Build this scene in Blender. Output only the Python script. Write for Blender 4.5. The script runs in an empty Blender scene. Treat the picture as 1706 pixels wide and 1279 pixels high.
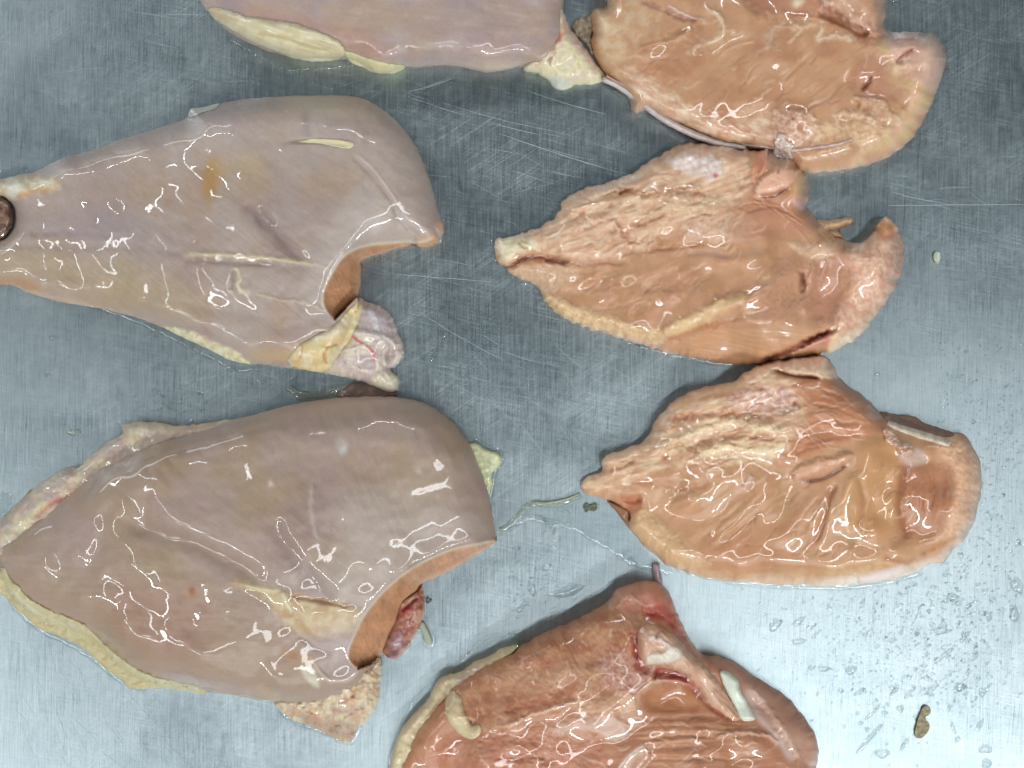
import bpy, math, random
import numpy as np
random.seed(7); np.random.seed(7)
C = bpy.context.scene
COL = C.collection
# ---------------------------------------------------------------- camera, world, lamps
PX = 0.00025            # one unit of the working plan, in metres (0.25 mm)
CX, CY = 853.0, 639.5
HC = 1650.0             # camera height above the table in plan units
def W(x, y, z=0.0):
    """plan coordinates -> world metres (z is height above the steel)"""
    k = 1.0 - z/HC
    return ((x-CX)*k*PX, -(y-CY)*k*PX, z*PX)
cam = bpy.data.cameras.new("camera"); camo = bpy.data.objects.new("camera", cam); COL.objects.link(camo)
camo.location = (0, 0, HC*PX); camo.rotation_euler = (0, 0, 0)
cam.sensor_width = 36; cam.lens = 36*HC/1706.0; cam.clip_start = 0.01; cam.clip_end = 50
C.camera = camo
C.view_settings.view_transform = 'Standard'; C.view_settings.look = 'None'; C.view_settings.gamma = 1
C.view_settings.exposure = 0.0
wd = bpy.data.worlds.new("World"); C.world = wd; wd.use_nodes = True
wd.node_tree.nodes['Background'].inputs[0].default_value = (0.60, 0.71, 0.78, 1)
wd.node_tree.nodes['Background'].inputs[1].default_value = 0.13
def lamp(name, loc, sx, sy, power, col=(0.93, 0.98, 1.0), aim=(0, 0, 0)):
    l = bpy.data.lights.new(name, 'AREA'); l.shape = 'RECTANGLE'; l.size = sx; l.size_y = sy
    l.energy = power; l.color = col
    o = bpy.data.objects.new(name, l); COL.objects.link(o); o.location = loc
    d = np.array(aim, float)-np.array(loc, float)
    from mathutils import Vector
    o.rotation_euler = Vector(d).to_track_quat('-Z', 'Y').to_euler()
    return o
# ceiling tubes and the broad bright ceiling they light (off the frame, above the near side of the table)
lamp('ceiling_tube', (0.50, -0.70, 2.0), 2.2, 0.09, 11)
lamp('ceiling_tube', (-1.6, -0.40, 2.0), 1.2, 0.05, 5)
lamp('ceiling_tube', (1.0, -1.75, 2.0), 2.0, 0.035, 36)
lamp('ceiling_tube', (-1.4, -1.45, 2.0), 1.6, 0.035, 13)
lamp('ceiling_tube', (0.2, 2.5, 2.0), 1.8, 0.035, 20)
lamp('ceiling_tube', (-2.7, 1.9, 2.0), 0.035, 2.4, 20)  # added tube, no lamp known there; brightens the upper-left water rims
lamp('ceiling_panel', (0.4, -2.3, 1.9), 3.0, 1.4, 22)
lamp('added_rim_light', (-2.4, 1.9, 0.55), 1.8, 0.3, 10)  # added low panel, no real window; gives water rims a white edge

# ---------------------------------------------------------------- numpy helpers
def lin(c):
    c = np.array(c, float)/255.0
    return np.where(c <= 0.04045, c/12.92, ((c+0.055)/1.055)**2.4)
def _hash(ix, iy, s):
    h = (ix.astype(np.int64)*374761393 + iy.astype(np.int64)*668265263 + s*1442695041) & 0xffffffff
    h = ((h ^ (h >> 13))*1274126177) & 0xffffffff
    return ((h ^ (h >> 16)) & 0xffff)/65535.0*2*math.pi
def perlin(x, y, s=0):
    x0 = np.floor(x); y0 = np.floor(y); fx = x-x0; fy = y-y0
    u = fx*fx*fx*(fx*(fx*6-15)+10); v = fy*fy*fy*(fy*(fy*6-15)+10)
    def g(dx, dy):
        a = _hash(x0+dx, y0+dy, s)
        return np.cos(a)*(fx-dx)+np.sin(a)*(fy-dy)
    a = g(0, 0); b = g(1, 0); c = g(0, 1); d = g(1, 1)
    return ((a*(1-u)+b*u)*(1-v)+(c*(1-u)+d*u)*v)*1.5
def fbm(x, y, sc, oc=3, s=0, gain=0.5):
    r = 0; a = 1; f = 1.0/sc
    for o in range(oc):
        r = r+a*perlin(x*f, y*f, s+o*17); a *= gain; f *= 2.03
    return r
def aniso(x, y, ang, ls, lt, s=0, oc=2):
    """noise drawn out along ang (degrees, plan axes, y down)"""
    c, n = math.cos(math.radians(ang)), math.sin(math.radians(ang))
    u = (x*c+y*n)/ls; v = (-x*n+y*c)/lt
    v = v+0.35*perlin(x/70., y/70., s+5)*ls/lt*0.12
    r = perlin(u, v, s)
    if oc > 1: r = r+0.5*perlin(u*2.1, v*2.1, s+9)
    return r
def spline(pts, step=4.0, closed=False):
    p = np.array(pts, float)
    if closed: q = np.vstack([p[-1], p, p[0], p[1]])
    else: q = np.vstack([2*p[0]-p[1], p, 2*p[-1]-p[-2]])
    out = []
    n = len(p) if closed else len(p)-1
    for i in range(n):
        a, b, c, d = q[i], q[i+1], q[i+2], q[i+3]
        L = np.hypot(*(c-b)); m = max(1, int(L/step))
        t = (np.arange(m)/m)[:, None]
        # centripetal-like damping against overshoot
        ta = (c-a)*0.5; tb = (d-b)*0.5
        la = np.hypot(*ta)+1e-9; lb = np.hypot(*tb)+1e-9
        ta = ta*min(1, L/la); tb = tb*min(1, L/lb)
        out.append((2*t**3-3*t**2+1)*b+(t**3-2*t**2+t)*ta+(-2*t**3+3*t**2)*c+(t**3-t**2)*tb)
    if not closed: out.append(p[-1][None])
    return np.vstack(out)
def dist_poly(x, y, P, closed=False):
    """distance, signed side, param (0..1) and nearest point to polyline P"""
    A = P if closed else P[:-1]; B = np.roll(P, -1, 0) if closed else P[1:]
    ns = len(A); best = np.full(x.shape, 1e18); side = np.zeros(x.shape); par = np.zeros(x.shape)
    nx = np.zeros(x.shape); ny = np.zeros(x.shape)
    L = np.hypot(*(B-A).T)+1e-12; cum = np.concatenate([[0], np.cumsum(L)]); tot = cum[-1]
    for i in range(ns):
        ax, ay = A[i]; dx, dy = B[i]-A[i]; l2 = L[i]**2
        px = x-ax; py = y-ay
        t = np.clip((px*dx+py*dy)/l2, 0, 1)
        ex = px-t*dx; ey = py-t*dy; d2 = ex*ex+ey*ey
        m = d2 < best
        best = np.where(m, d2, best)
        side = np.where(m, np.sign(dx*ey-dy*ex), side)
        par = np.where(m, (cum[i]+t*L[i])/tot, par)
        nx = np.where(m, ax+t*dx, nx); ny = np.where(m, ay+t*dy, ny)
    return np.sqrt(best), side, par, nx, ny
def inside(x, y, P):
    r = np.zeros(x.shape, bool); n = len(P); j = n-1
    for i in range(n):
        xi, yi = P[i]; xj, yj = P[j]
        if yi != yj:
            c = ((yi > y) != (yj > y)) & (x < (xj-xi)*(y-yi)/(yj-yi)+xi)
            r ^= c
        j = i
    return r
def sm(t):
    t = np.clip(t, 0, 1); return t*t*(3-2*t)

# ---------------------------------------------------------------- object helpers
def thing(name, label, cat, loc=(0, 0, 0), group=None):
    o = bpy.data.objects.new(name, None); COL.objects.link(o); o.location = loc
    o.empty_display_size = 0.01
    o['label'] = label; o['category'] = cat
    if group: o['group'] = group
    return o
def mesh_obj(name, verts, faces, mat, parent=None, smooth=True):
    me = bpy.data.meshes.new(name); me.from_pydata(verts, [], faces); me.update()
    if smooth: me.polygons.foreach_set('use_smooth', [True]*len(me.polygons))
    me.materials.append(mat)
    o = bpy.data.objects.new(name, me); COL.objects.link(o)
    if parent is not None:
        o.parent = parent; o.matrix_parent_inverse = parent.matrix_world.inverted() if False else o.matrix_parent_inverse
    return o

class Sheet:
    """a solid slab of flesh, fat or water, built as a dense sculpted surface over an outline"""
    def __init__(s, outline, h, re=30, step=2.0, base=None, embed=7, rough=1.2, rs=9, hs=70, edges=None,
                 rim=3.0, col=(165, 148, 138), power=2.2, seed=0, film=5.0, smooth_outline=True):
        s.film = film; s.k = 1.0
        s.seed = seed; s.step = step
        P = spline(outline, 3.0, True) if smooth_outline else np.array(outline, float)
        s.P0 = P
        if rough:
            T = np.roll(P, -1, 0)-np.roll(P, 1, 0); N = np.stack([T[:, 1], -T[:, 0]], 1)/(np.hypot(*T.T)[:, None]+1e-9)
            P = P+N*(rough*(fbm(P[:, 0], P[:, 1], rs, 2, seed+3)+0.0))[:, None]
        s.P = P
        x0, y0 = P.min(0)-step; x1, y1 = P.max(0)+step
        gx = np.arange(x0, x1+step, step); gy = np.arange(y0, y1+step, step)
        nx, ny = len(gx), len(gy)
        cx, cy = np.meshgrid(gx[:-1]+step/2, gy[:-1]+step/2)
        # inside test on rows through bbox
        ins = inside(cx, cy, P)
        idx = -np.ones((ny, nx), int)
        used = np.zeros((ny, nx), bool)
        used[:-1, :-1] |= ins; used[1:, :-1] |= ins; used[:-1, 1:] |= ins; used[1:, 1:] |= ins
        cnt = np.zeros((ny, nx), int)
        cnt[:-1, :-1] += ins; cnt[1:, :-1] += ins; cnt[:-1, 1:] += ins; cnt[1:, 1:] += ins
        n = used.sum(); idx[used] = np.arange(n)
        X, Y = np.meshgrid(gx, gy); s.x = X[used].copy(); s.y = Y[used].copy()
        bd = (cnt[used] < 4)
        iy, ix = np.nonzero(ins)
        s.F = np.stack([idx[iy, ix], idx[iy+1, ix], idx[iy+1, ix+1], idx[iy, ix+1]], 1)
        # boundary loops (directed edges)
        E = np.concatenate([s.F[:, [0, 1]], s.F[:, [1, 2]], s.F[:, [2, 3]], s.F[:, [3, 0]]])
        key = np.minimum(E[:, 0], E[:, 1])*(n+1)+np.maximum(E[:, 0], E[:, 1])
        u, inv, c = np.unique(key, return_inverse=True, return_counts=True)
        s.BE = E[c[inv] == 1]
        _, _, _, bx, by = dist_poly(s.x[bd], s.y[bd], P, True)
        s.x[bd] = bx; s.y[bd] = by
        s.bd = bd
        EP = P if edges is None else None
        if edges is None: d = s._d(P, True)
        else:
            d = np.full(s.x.shape, 1e9)
            for e in edges: d = np.minimum(d, s._d(spline(e, 4.0), False))
        s.d = d
        s.hc = s.ctrl(h, hs) if not np.isscalar(h) else np.full(s.x.shape, float(h))
        t = np.clip(d/(re if np.isscalar(re) else s.ctrl(re, 80)), 0, 1)
        s.H = rim+(s.hc-rim)*(1-(1-t)**power)**0.6
        s.own0 = s.H
        s.base = base
        s.embed = embed
        s.C = np.tile(lin(col), (len(s.x), 1)); s.wet = np.full(s.x.shape, 0.8)
    def _d(s, P, closed):
        return dist_poly(s.x, s.y, P, closed)[0]
    def ctrl(s, pts, hs):
        p = np.array(pts, float); num = 0; den = 1e-12
        for q in p:
            w = np.exp(-((s.x-q[0])**2+(s.y-q[1])**2)/(2*hs*hs))+1e-9/(1+((s.x-q[0])**2+(s.y-q[1])**2)/1e4)
            num = num+w*q[2]; den = den+w
        return num/den
    def near(s, P, m):
        x0, y0 = P.min(0)-m; x1, y1 = P.max(0)+m
        return np.nonzero((s.x > x0) & (s.x < x1) & (s.y > y0) & (s.y < y1))[0]
    def mix(s, i, c, a):
        c = lin(c) if np.ndim(c) == 1 else c
        a = np.clip(a, 0, 1)[:, None]; s.C[i] = s.C[i]*(1-a)+c*a
    def stroke(s, pts, w, dh=0, col=None, a=1.0, taper=0.15, wob=0.0, wet=None, soft=True, colw=1.0):
        P = spline(pts, 4.0); i = s.near(P, w*4+4)
        if len(i) == 0: return s
        x, y = s.x[i], s.y[i]
        if wob:
            x = x+wob*perlin(x/9., y/9., s.seed+31); y = y+wob*perlin(x/9., y/9., s.seed+37)
        d, _, t, _, _ = dist_poly(x, y, P)
        tp = sm(t/taper)*sm((1-t)/taper) if taper > 0 else 1.0
        k = np.exp(-(d/w)**2)*tp
        s.H[i] += dh*s.k*k
        if col is not None: s.mix(i, col, a*np.exp(-(d/(w*colw))**2)*tp)
        if wet is not None: s.wet[i] += (wet-s.wet[i])*k
        return s
    def step_(s, pts, dh, w, side=1, edge=2.0, col=None, a=0.8, taper=0.12, cw=None, wob=0):
        """a layer that ends along pts: raised by dh on one side, fading over w"""
        P = spline(pts, 4.0); i = s.near(P, w*2.5+6)
        if len(i) == 0: return s
        x, y = s.x[i], s.y[i]
        if wob: x = x+wob*perlin(x/11., y/11., s.seed+41); y = y+wob*perlin(x/11., y/11., s.seed+47)
        d, sd, t, _, _ = dist_poly(x, y, P)
        q = d*sd*side; tp = sm(t/taper)*sm((1-t)/taper)
        up = sm(q/edge*0.5+0.5)*np.exp(-np.maximum(q, 0)/w)*tp
        s.H[i] += dh*s.k*up
        if col is not None: s.mix(i, col, a*sm(q/edge*0.5+0.5)*np.exp(-np.maximum(q, 0)/(cw or w))*tp)
        return s
    def patch(s, poly, col=None, a=1.0, feather=6, dh=0, nz=0.0, ns=14, mott=0.0, col2=None, ms=10, bump=0, bs=9, wet=None, dome=0, ang=None):
        P = spline(poly, 5.0, True); i = s.near(P, feather+nz+2)
        if len(i) == 0: return s
        x, y = s.x[i], s.y[i]
        d = dist_poly(x, y, P, True)[0]*np.where(inside(x, y, P), 1, -1)
        if nz: d = d+nz*fbm(x, y, ns, 3, s.seed+51)
        k = sm(d/feather*0.5+0.5)
        if dome: s.H[i] += dome*np.sqrt(np.clip(d/feather/3, 0, 1))*k
        s.H[i] += dh*k
        nf = (lambda sc, sd: fbm(x, y, sc, 3, sd, 0.6)) if ang is None else (lambda sc, sd: 0.75*aniso(x, y, ang, sc*3.4, sc*.75, sd)+0.45*fbm(x, y, sc*1.3, 3, sd+2))
        if bump: s.H[i] += bump*(0.5 if ang is None else 0.75)*k*nf(bs, s.seed+61)
        if col is not None:
            c = lin(col)
            if col2 is not None:
                m = sm(0.5+mott*0.7*nf(ms, s.seed+71))[:, None]; c = c*(1-m)+lin(col2)*m
            s.mix(i, c if np.ndim(c) == 2 else c[None].repeat(len(i), 0), a*k)
        if wet is not None: s.wet[i] += (wet-s.wet[i])*k
        return s
    def blob(s, x, y, r, dh=0, col=None, a=1, r2=None, ang=0, p=2, wet=None):
        r2 = r2 or r; c, n = math.cos(math.radians(ang)), math.sin(math.radians(ang))
        dx = s.x-x; dy = s.y-y
        q = ((dx*c+dy*n)/r)**2+((-dx*n+dy*c)/r2)**2
        k = np.exp(-q**(p/2)); i = np.nonzero(k > 0.003)[0]; k = k[i]
        s.H[i] += dh*k
        if col is not None: s.mix(i, col, a*k)
        if wet is not None: s.wet[i] += (wet-s.wet[i])*k
        return s
    def fibres(s, ang, ls=60, lt=3.0, dh=0.5, cv=0.05, poly=None, feather=12, sd=0):
        i = np.arange(len(s.x)); k = 1.0
        if poly is not None:
            P = spline(poly, 6.0, True); i = s.near(P, feather)
            if len(i) == 0: return s
            d = dist_poly(s.x[i], s.y[i], P, True)[0]*np.where(inside(s.x[i], s.y[i], P), 1, -1)
            k = sm(d/feather*0.5+0.5)
        f = aniso(s.x[i], s.y[i], ang, ls, lt, s.seed+sd+81)*k
        s.H[i] += dh*f; s.C[i] *= (1+cv*f)[:, None]
        return s
    def feather(s, A, B, n, w=3, dh=1.5, cols=None, a=0.4, jit=3, wob=2, t0=0, t1=1):
        """n muscle strands swept between the guide lines A and B"""
        A = spline(A, 12.); B = spline(B, 12.)
        m = 7
        def rs(P):
            L = np.concatenate([[0], np.cumsum(np.hypot(*np.diff(P, axis=0).T))]); t = np.linspace(0, L[-1], m)
            return np.stack([np.interp(t, L, P[:, 0]), np.interp(t, L, P[:, 1])], 1)
        A, B = rs(A), rs(B); rg = np.random.RandomState(s.seed+n)
        for k in range(n):
            t = (k+0.5+rg.uniform(-.4, .4))/n
            p = A*(1-t)+B*t+rg.uniform(-jit, jit, (m, 2))*0.6
            lo = rg.randint(0, 3); hi = m-rg.randint(0, 3)
            c = cols[rg.randint(len(cols))] if cols else None
            s.stroke(p[lo:hi], w*rg.uniform(.6, 1.5), dh*rg.choice([1, 1, -1])*rg.uniform(.5, 1.3), c, a*rg.uniform(.4, 1.2), 0.25, wob)
        return s
    def wisps(s, poly, n, ang, lo=12, hi=45, w=1.3, dh=1.0, cols=((222, 190, 162), (214, 176, 150), (160, 106, 80)), a=.45, spread=18):
        P = spline(poly, 8.0, True); rg = np.random.RandomState(s.seed+n); x0, y0 = P.min(0); x1, y1 = P.max(0); k = 0; t = 0
        while k < n and t < n*20:
            t += 1; x = rg.uniform(x0, x1); y = rg.uniform(y0, y1)
            if not inside(np.array([x]), np.array([y]), P)[0]: continue
            q = math.radians(ang+rg.normal(0, spread)); L = rg.uniform(lo, hi); b = rg.uniform(-.18, .18)*L
            c, m = math.cos(q), math.sin(q); c3 = rg.randint(len(cols))
            s.stroke([(x-c*L/2, y-m*L/2), (x-m*b, y+c*b), (x+c*L/2, y+m*L/2)], w*rg.uniform(.7, 1.8), dh*(1 if c3 < 2 else -1), cols[c3], a*rg.uniform(.4, 1.1), .3, 2); k += 1
        return s
    def colvar(s, sc, col, a, sd=0, th=0.0, k=1.5, oc=3):
        m = sm(0.5+k*(fbm(s.x, s.y, sc, oc, s.seed+sd+91)-th))
        s.mix(np.arange(len(s.x)), col, a*m); return s
    def lump(s, sc, amp, oc=3, sd=0, gain=0.5):
        s.H += amp*fbm(s.x, s.y, sc, oc, s.seed+sd+11, gain); return s
    def wall(s, rim, foot, top=None, low=3.0, col=(176, 120, 82), pw=0.75, fade=4):
        """steep cut face between the rim (upper edge) and the foot"""
        R = spline(rim, 4.0); Fo = spline(foot, 4.0)
        _, _, _, qx, qy = dist_poly(Fo[:, 0], Fo[:, 1], R)
        dv = Fo-np.stack([qx, qy], 1); ln = np.hypot(*dv.T)[:, None]
        Fx = Fo+dv/(ln+1e-6)*5*np.clip(ln/4, 0, 1)
        poly = np.vstack([R, Fx[::-1]]); i = s.near(poly, fade+8)
        x, y = s.x[i], s.y[i]
        dr, _, _, rx, ry = dist_poly(x, y, R); df = dist_poly(x, y, Fo)[0]
        ins = inside(x, y, poly)
        t = df/(df+dr+1e-6)
        j = i[ins]
        hr = s.height_at(rx[ins], ry[ins], excl=None) if top is None else top
        s.H[j] = low+(hr-low)*t[ins]**pw
        k = sm((dr*np.where(ins, 1, -1))/2.5*0.5+0.5)
        s.mix(i, col, k*ins); s.wet[i] += (0.1-s.wet[i])*k*ins
        f = fbm(x, y, 5, 2, s.seed+5)
        f2 = fbm(x, y, 22, 3, s.seed+8); f3 = aniso(x, y, 70, 30, 3, s.seed+9)
        s.C[i] *= (1+(0.10*f+0.22*f2+0.12*f3)*k*ins)[:, None]; s.mix(i, (206, 168, 136), 0.5*sm(1-t/0.35)*k*ins)
        s.H[i] += 0.7*f*k*ins
        return s
    def height_at(s, x, y, excl=None):
        return s.H_lookup(x, y)
    def freeze(s):
        """rasterise the present height for look-ups"""
        st = s.step; x0, y0 = s.P.min(0)-st; nx = int((s.P[:, 0].max()-x0)/st)+4; ny = int((s.P[:, 1].max()-y0)/st)+4
        g = np.zeros((ny, nx)); ix = np.clip(((s.x-x0)/st).round().astype(int), 0, nx-1); iy = np.clip(((s.y-y0)/st).round().astype(int), 0, ny-1)
        g[iy, ix] = s.H if s.base is None else s.H+s.base(s.x, s.y)
        s._g = (g, x0, y0, st); return s
    def H_lookup(s, x, y):
        if not hasattr(s, '_g'): s.freeze()
        g, x0, y0, st = s._g; ny, nx = g.shape
        u = np.clip((np.asarray(x, float)-x0)/st, 0, nx-1.001); v = np.clip((np.asarray(y, float)-y0)/st, 0, ny-1.001)
        i = u.astype(int); j = v.astype(int); fu = u-i; fv = v-j
        return (g[j, i]*(1-fu)+g[j, i+1]*fu)*(1-fv)+(g[j+1, i]*(1-fu)+g[j+1, i+1]*fu)*fv
    def build(s, name, mat, parent=None, gain=1.0, sat=1.0):
        g = s.C@np.array([.2126, .7152, .0722]); s.C = g[:, None]*(1-sat)+s.C*sat
        z = s.H.copy()
        if s.base is not None: z = z+s.base(s.x, s.y)
        z = np.maximum(z, 0.4); s.z = z
        n = len(s.x)
        # skirt: the side goes down and slightly under
        b = np.unique(s.BE); m = -np.ones(n, int); m[b] = np.arange(len(b))+n
        cxm, cym = s.x.mean(), s.y.mean()
        # inward normal at the boundary from the edges
        nv = np.zeros((n, 2)); ex = s.x[s.BE[:, 1]]-s.x[s.BE[:, 0]]; ey = s.y[s.BE[:, 1]]-s.y[s.BE[:, 0]]
        for q in (0, 1):
            np.add.at(nv[:, 0], s.BE[:, q], ey); np.add.at(nv[:, 1], s.BE[:, q], -ex)
        L = np.hypot(nv[:, 0], nv[:, 1])+1e-9; nv /= L[:, None]
        drop = (z[b]-0.2) if s.base is None else np.full(len(b), float(s.embed))
        under = np.minimum(2.5, drop*0.35)
        # test direction sign
        tst = inside(s.x[b[:50]]+nv[b[:50], 0]*3, s.y[b[:50]]+nv[b[:50], 1]*3, s.P).mean()
        sg = 1 if tst > 0.5 else -1
        bx = s.x[b]+sg*nv[b, 0]*under; by = s.y[b]+sg*nv[b, 1]*under; bz = z[b]-drop
        X = np.concatenate([s.x, bx]); Y = np.concatenate([s.y, by]); Z = np.concatenate([z, bz])
        k = 1-Z/HC
        V = np.stack([(X-CX)*k*PX, -(Y-CY)*k*PX, Z*PX], 1)
        if parent is not None: V = V-np.array(parent.location)[None]
        SK = np.stack([s.BE[:, 1], s.BE[:, 0], m[s.BE[:, 0]], m[s.BE[:, 1]]], 1)
        F = np.concatenate([s.F, SK])
        me = bpy.data.meshes.new(name)
        me.vertices.add(len(V)); me.vertices.foreach_set('co', V.astype(np.float32).ravel())
        me.loops.add(F.size); me.loops.foreach_set('vertex_index', F.ravel().astype(np.int32))
        me.polygons.add(len(F)); me.polygons.foreach_set('loop_start', np.arange(0, F.size, 4, dtype=np.int32))
        me.polygons.foreach_set('use_smooth', np.ones(len(F), bool))
        me.update(calc_edges=True)
        c = np.ones((len(V), 4), np.float32); c[:n, :3] = np.clip(s.C*gain, 0.005, 0.95); c[n:, :3] = c[b, :3]
        ca = me.color_attributes.new('tint', 'FLOAT_COLOR', 'POINT'); ca.data.foreach_set('color', c.ravel())
        wa = me.attributes.new('wet', 'FLOAT', 'POINT'); w = np.ones(len(V), np.float32); w[:n] = np.clip(s.wet, 0, 1); w[n:] = 0.5
        wa.data.foreach_set('value', w)
        st = s.step; x0, y0 = s.P.min(0)-st*8; nx = int((s.P[:, 0].max()-x0)/st)+10; ny = int((s.P[:, 1].max()-y0)/st)+10
        g = np.zeros((ny, nx)); k = np.zeros((ny, nx)); ix = ((s.x-x0)/st).round().astype(int); iy = ((s.y-y0)/st).round().astype(int)
        g[iy, ix] = z; k[iy, ix] = 1
        q = np.exp(-np.arange(-9, 10)**2/(2*(s.film/st)**2)); q /= q.sum()
        def bl(a):
            a = np.apply_along_axis(lambda r: np.convolve(r, q, 'same'), 0, a); return np.apply_along_axis(lambda r: np.convolve(r, q, 'same'), 1, a)
        gb = bl(g)/(bl(k)+1e-6); gy, gx = np.gradient(gb, st)
        nvv = np.stack([-gx[iy, ix], gy[iy, ix], np.ones(n)], 1); nvv /= np.linalg.norm(nvv, axis=1)[:, None]
        fa = me.attributes.new('film', 'FLOAT_VECTOR', 'POINT'); fv = np.zeros((len(V), 3), np.float32); fv[:, 2] = 1; fv[:n] = nvv; fv[n:] = nvv[b]
        fa.data.foreach_set('vector', fv.ravel())
        me.validate()
        me.materials.append(mat)
        o = bpy.data.objects.new(name, me); COL.objects.link(o)
        if parent is not None: o.parent = parent
        s.freeze_z(); s.obj = o
        return o
    def freeze_z(s):
        st = s.step; x0, y0 = s.P.min(0)-st; nx = int((s.P[:, 0].max()-x0)/st)+4; ny = int((s.P[:, 1].max()-y0)/st)+4
        g = np.full((ny, nx), 0.0); ix = np.clip(((s.x-x0)/st).round().astype(int), 0, nx-1); iy = np.clip(((s.y-y0)/st).round().astype(int), 0, ny-1)
        g[iy, ix] = s.z; s._g = (g, x0, y0, st)
    def top(s, x, y): return s.H_lookup(x, y)

# ---------------------------------------------------------------- materials
def newmat(name):
    m = bpy.data.materials.new(name); m.use_nodes = True; nt = m.node_tree; nt.nodes.clear()
    return m, nt, nt.nodes, nt.links
def flesh_mat(name, sss=0.35, rad=0.003, wob=0.00017, bumpd=0.00012, rough=(0.5, 0.3), coat=0.9, fine=1.0, crough=0.035):
    m, nt, N, L = newmat(name)
    out = N.new('ShaderNodeOutputMaterial'); p = N.new('ShaderNodeBsdfPrincipled'); L.new(p.outputs[0], out.inputs[0])
    at = N.new('ShaderNodeAttribute'); at.attribute_name = 'tint'
    wt = N.new('ShaderNodeAttribute'); wt.attribute_name = 'wet'
    tc = N.new('ShaderNodeTexCoord')
    n0 = N.new('ShaderNodeTexNoise'); n0.inputs['Scale'].default_value = 900; n0.inputs['Detail'].default_value = 3
    L.new(tc.outputs['Object'], n0.inputs['Vector'])
    hs = N.new('ShaderNodeMix'); hs.data_type = 'RGBA'; hs.blend_type = 'OVERLAY'; hs.inputs[0].default_value = 0.10*fine
    L.new(at.outputs['Color'], hs.inputs[6]); L.new(n0.outputs['Fac'], hs.inputs[7]); L.new(hs.outputs[2], p.inputs['Base Color'])
    mr = N.new('ShaderNodeMapRange'); mr.inputs[3].default_value = rough[0]; mr.inputs[4].default_value = rough[1]
    L.new(wt.outputs['Fac'], mr.inputs[0]); L.new(mr.outputs[0], p.inputs['Roughness'])
    mc = N.new('ShaderNodeMath'); mc.operation = 'MULTIPLY'; mc.inputs[1].default_value = coat; L.new(wt.outputs['Fac'], mc.inputs[0])
    L.new(mc.outputs[0], p.inputs['Coat Weight']); p.inputs['Coat Roughness'].default_value = crough; p.inputs['Coat IOR'].default_value = 1.45
    p.inputs['Subsurface Weight'].default_value = sss; p.inputs['Subsurface Scale'].default_value = rad
    p.inputs['Subsurface Radius'].default_value = (1.0, 0.45, 0.28)
    p.inputs['IOR'].default_value = 1.38; p.inputs['Specular IOR Level'].default_value = 0.35
    # body relief: fine grain; coat relief: the wobbling film of water
    n1 = N.new('ShaderNodeTexNoise'); n1.inputs['Scale'].default_value = 420; n1.inputs['Detail'].default_value = 4
    L.new(tc.outputs['Object'], n1.inputs['Vector'])
    b1 = N.new('ShaderNodeBump'); b1.inputs['Distance'].default_value = bumpd; b1.inputs['Strength'].default_value = 0.6
    L.new(n1.outputs['Fac'], b1.inputs['Height']); L.new(b1.outputs[0], p.inputs['Normal'])
    n2 = N.new('ShaderNodeTexNoise'); n2.inputs['Scale'].default_value = 85; n2.inputs['Detail'].default_value = 3.5; n2.inputs['Roughness'].default_value = 0.5
    n2.inputs['Distortion'].default_value = 0.6
    L.new(tc.outputs['Object'], n2.inputs['Vector'])
    b2 = N.new('ShaderNodeBump'); b2.inputs['Distance'].default_value = wob; b2.inputs['Strength'].default_value = 0.85
    fm = N.new('ShaderNodeAttribute'); fm.attribute_name = 'film'; L.new(fm.outputs['Vector'], b2.inputs['Normal'])
    L.new(n2.outputs['Fac'], b2.inputs['Height']); L.new(b2.outputs[0], p.inputs['Coat Normal'])
    return m
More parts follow.
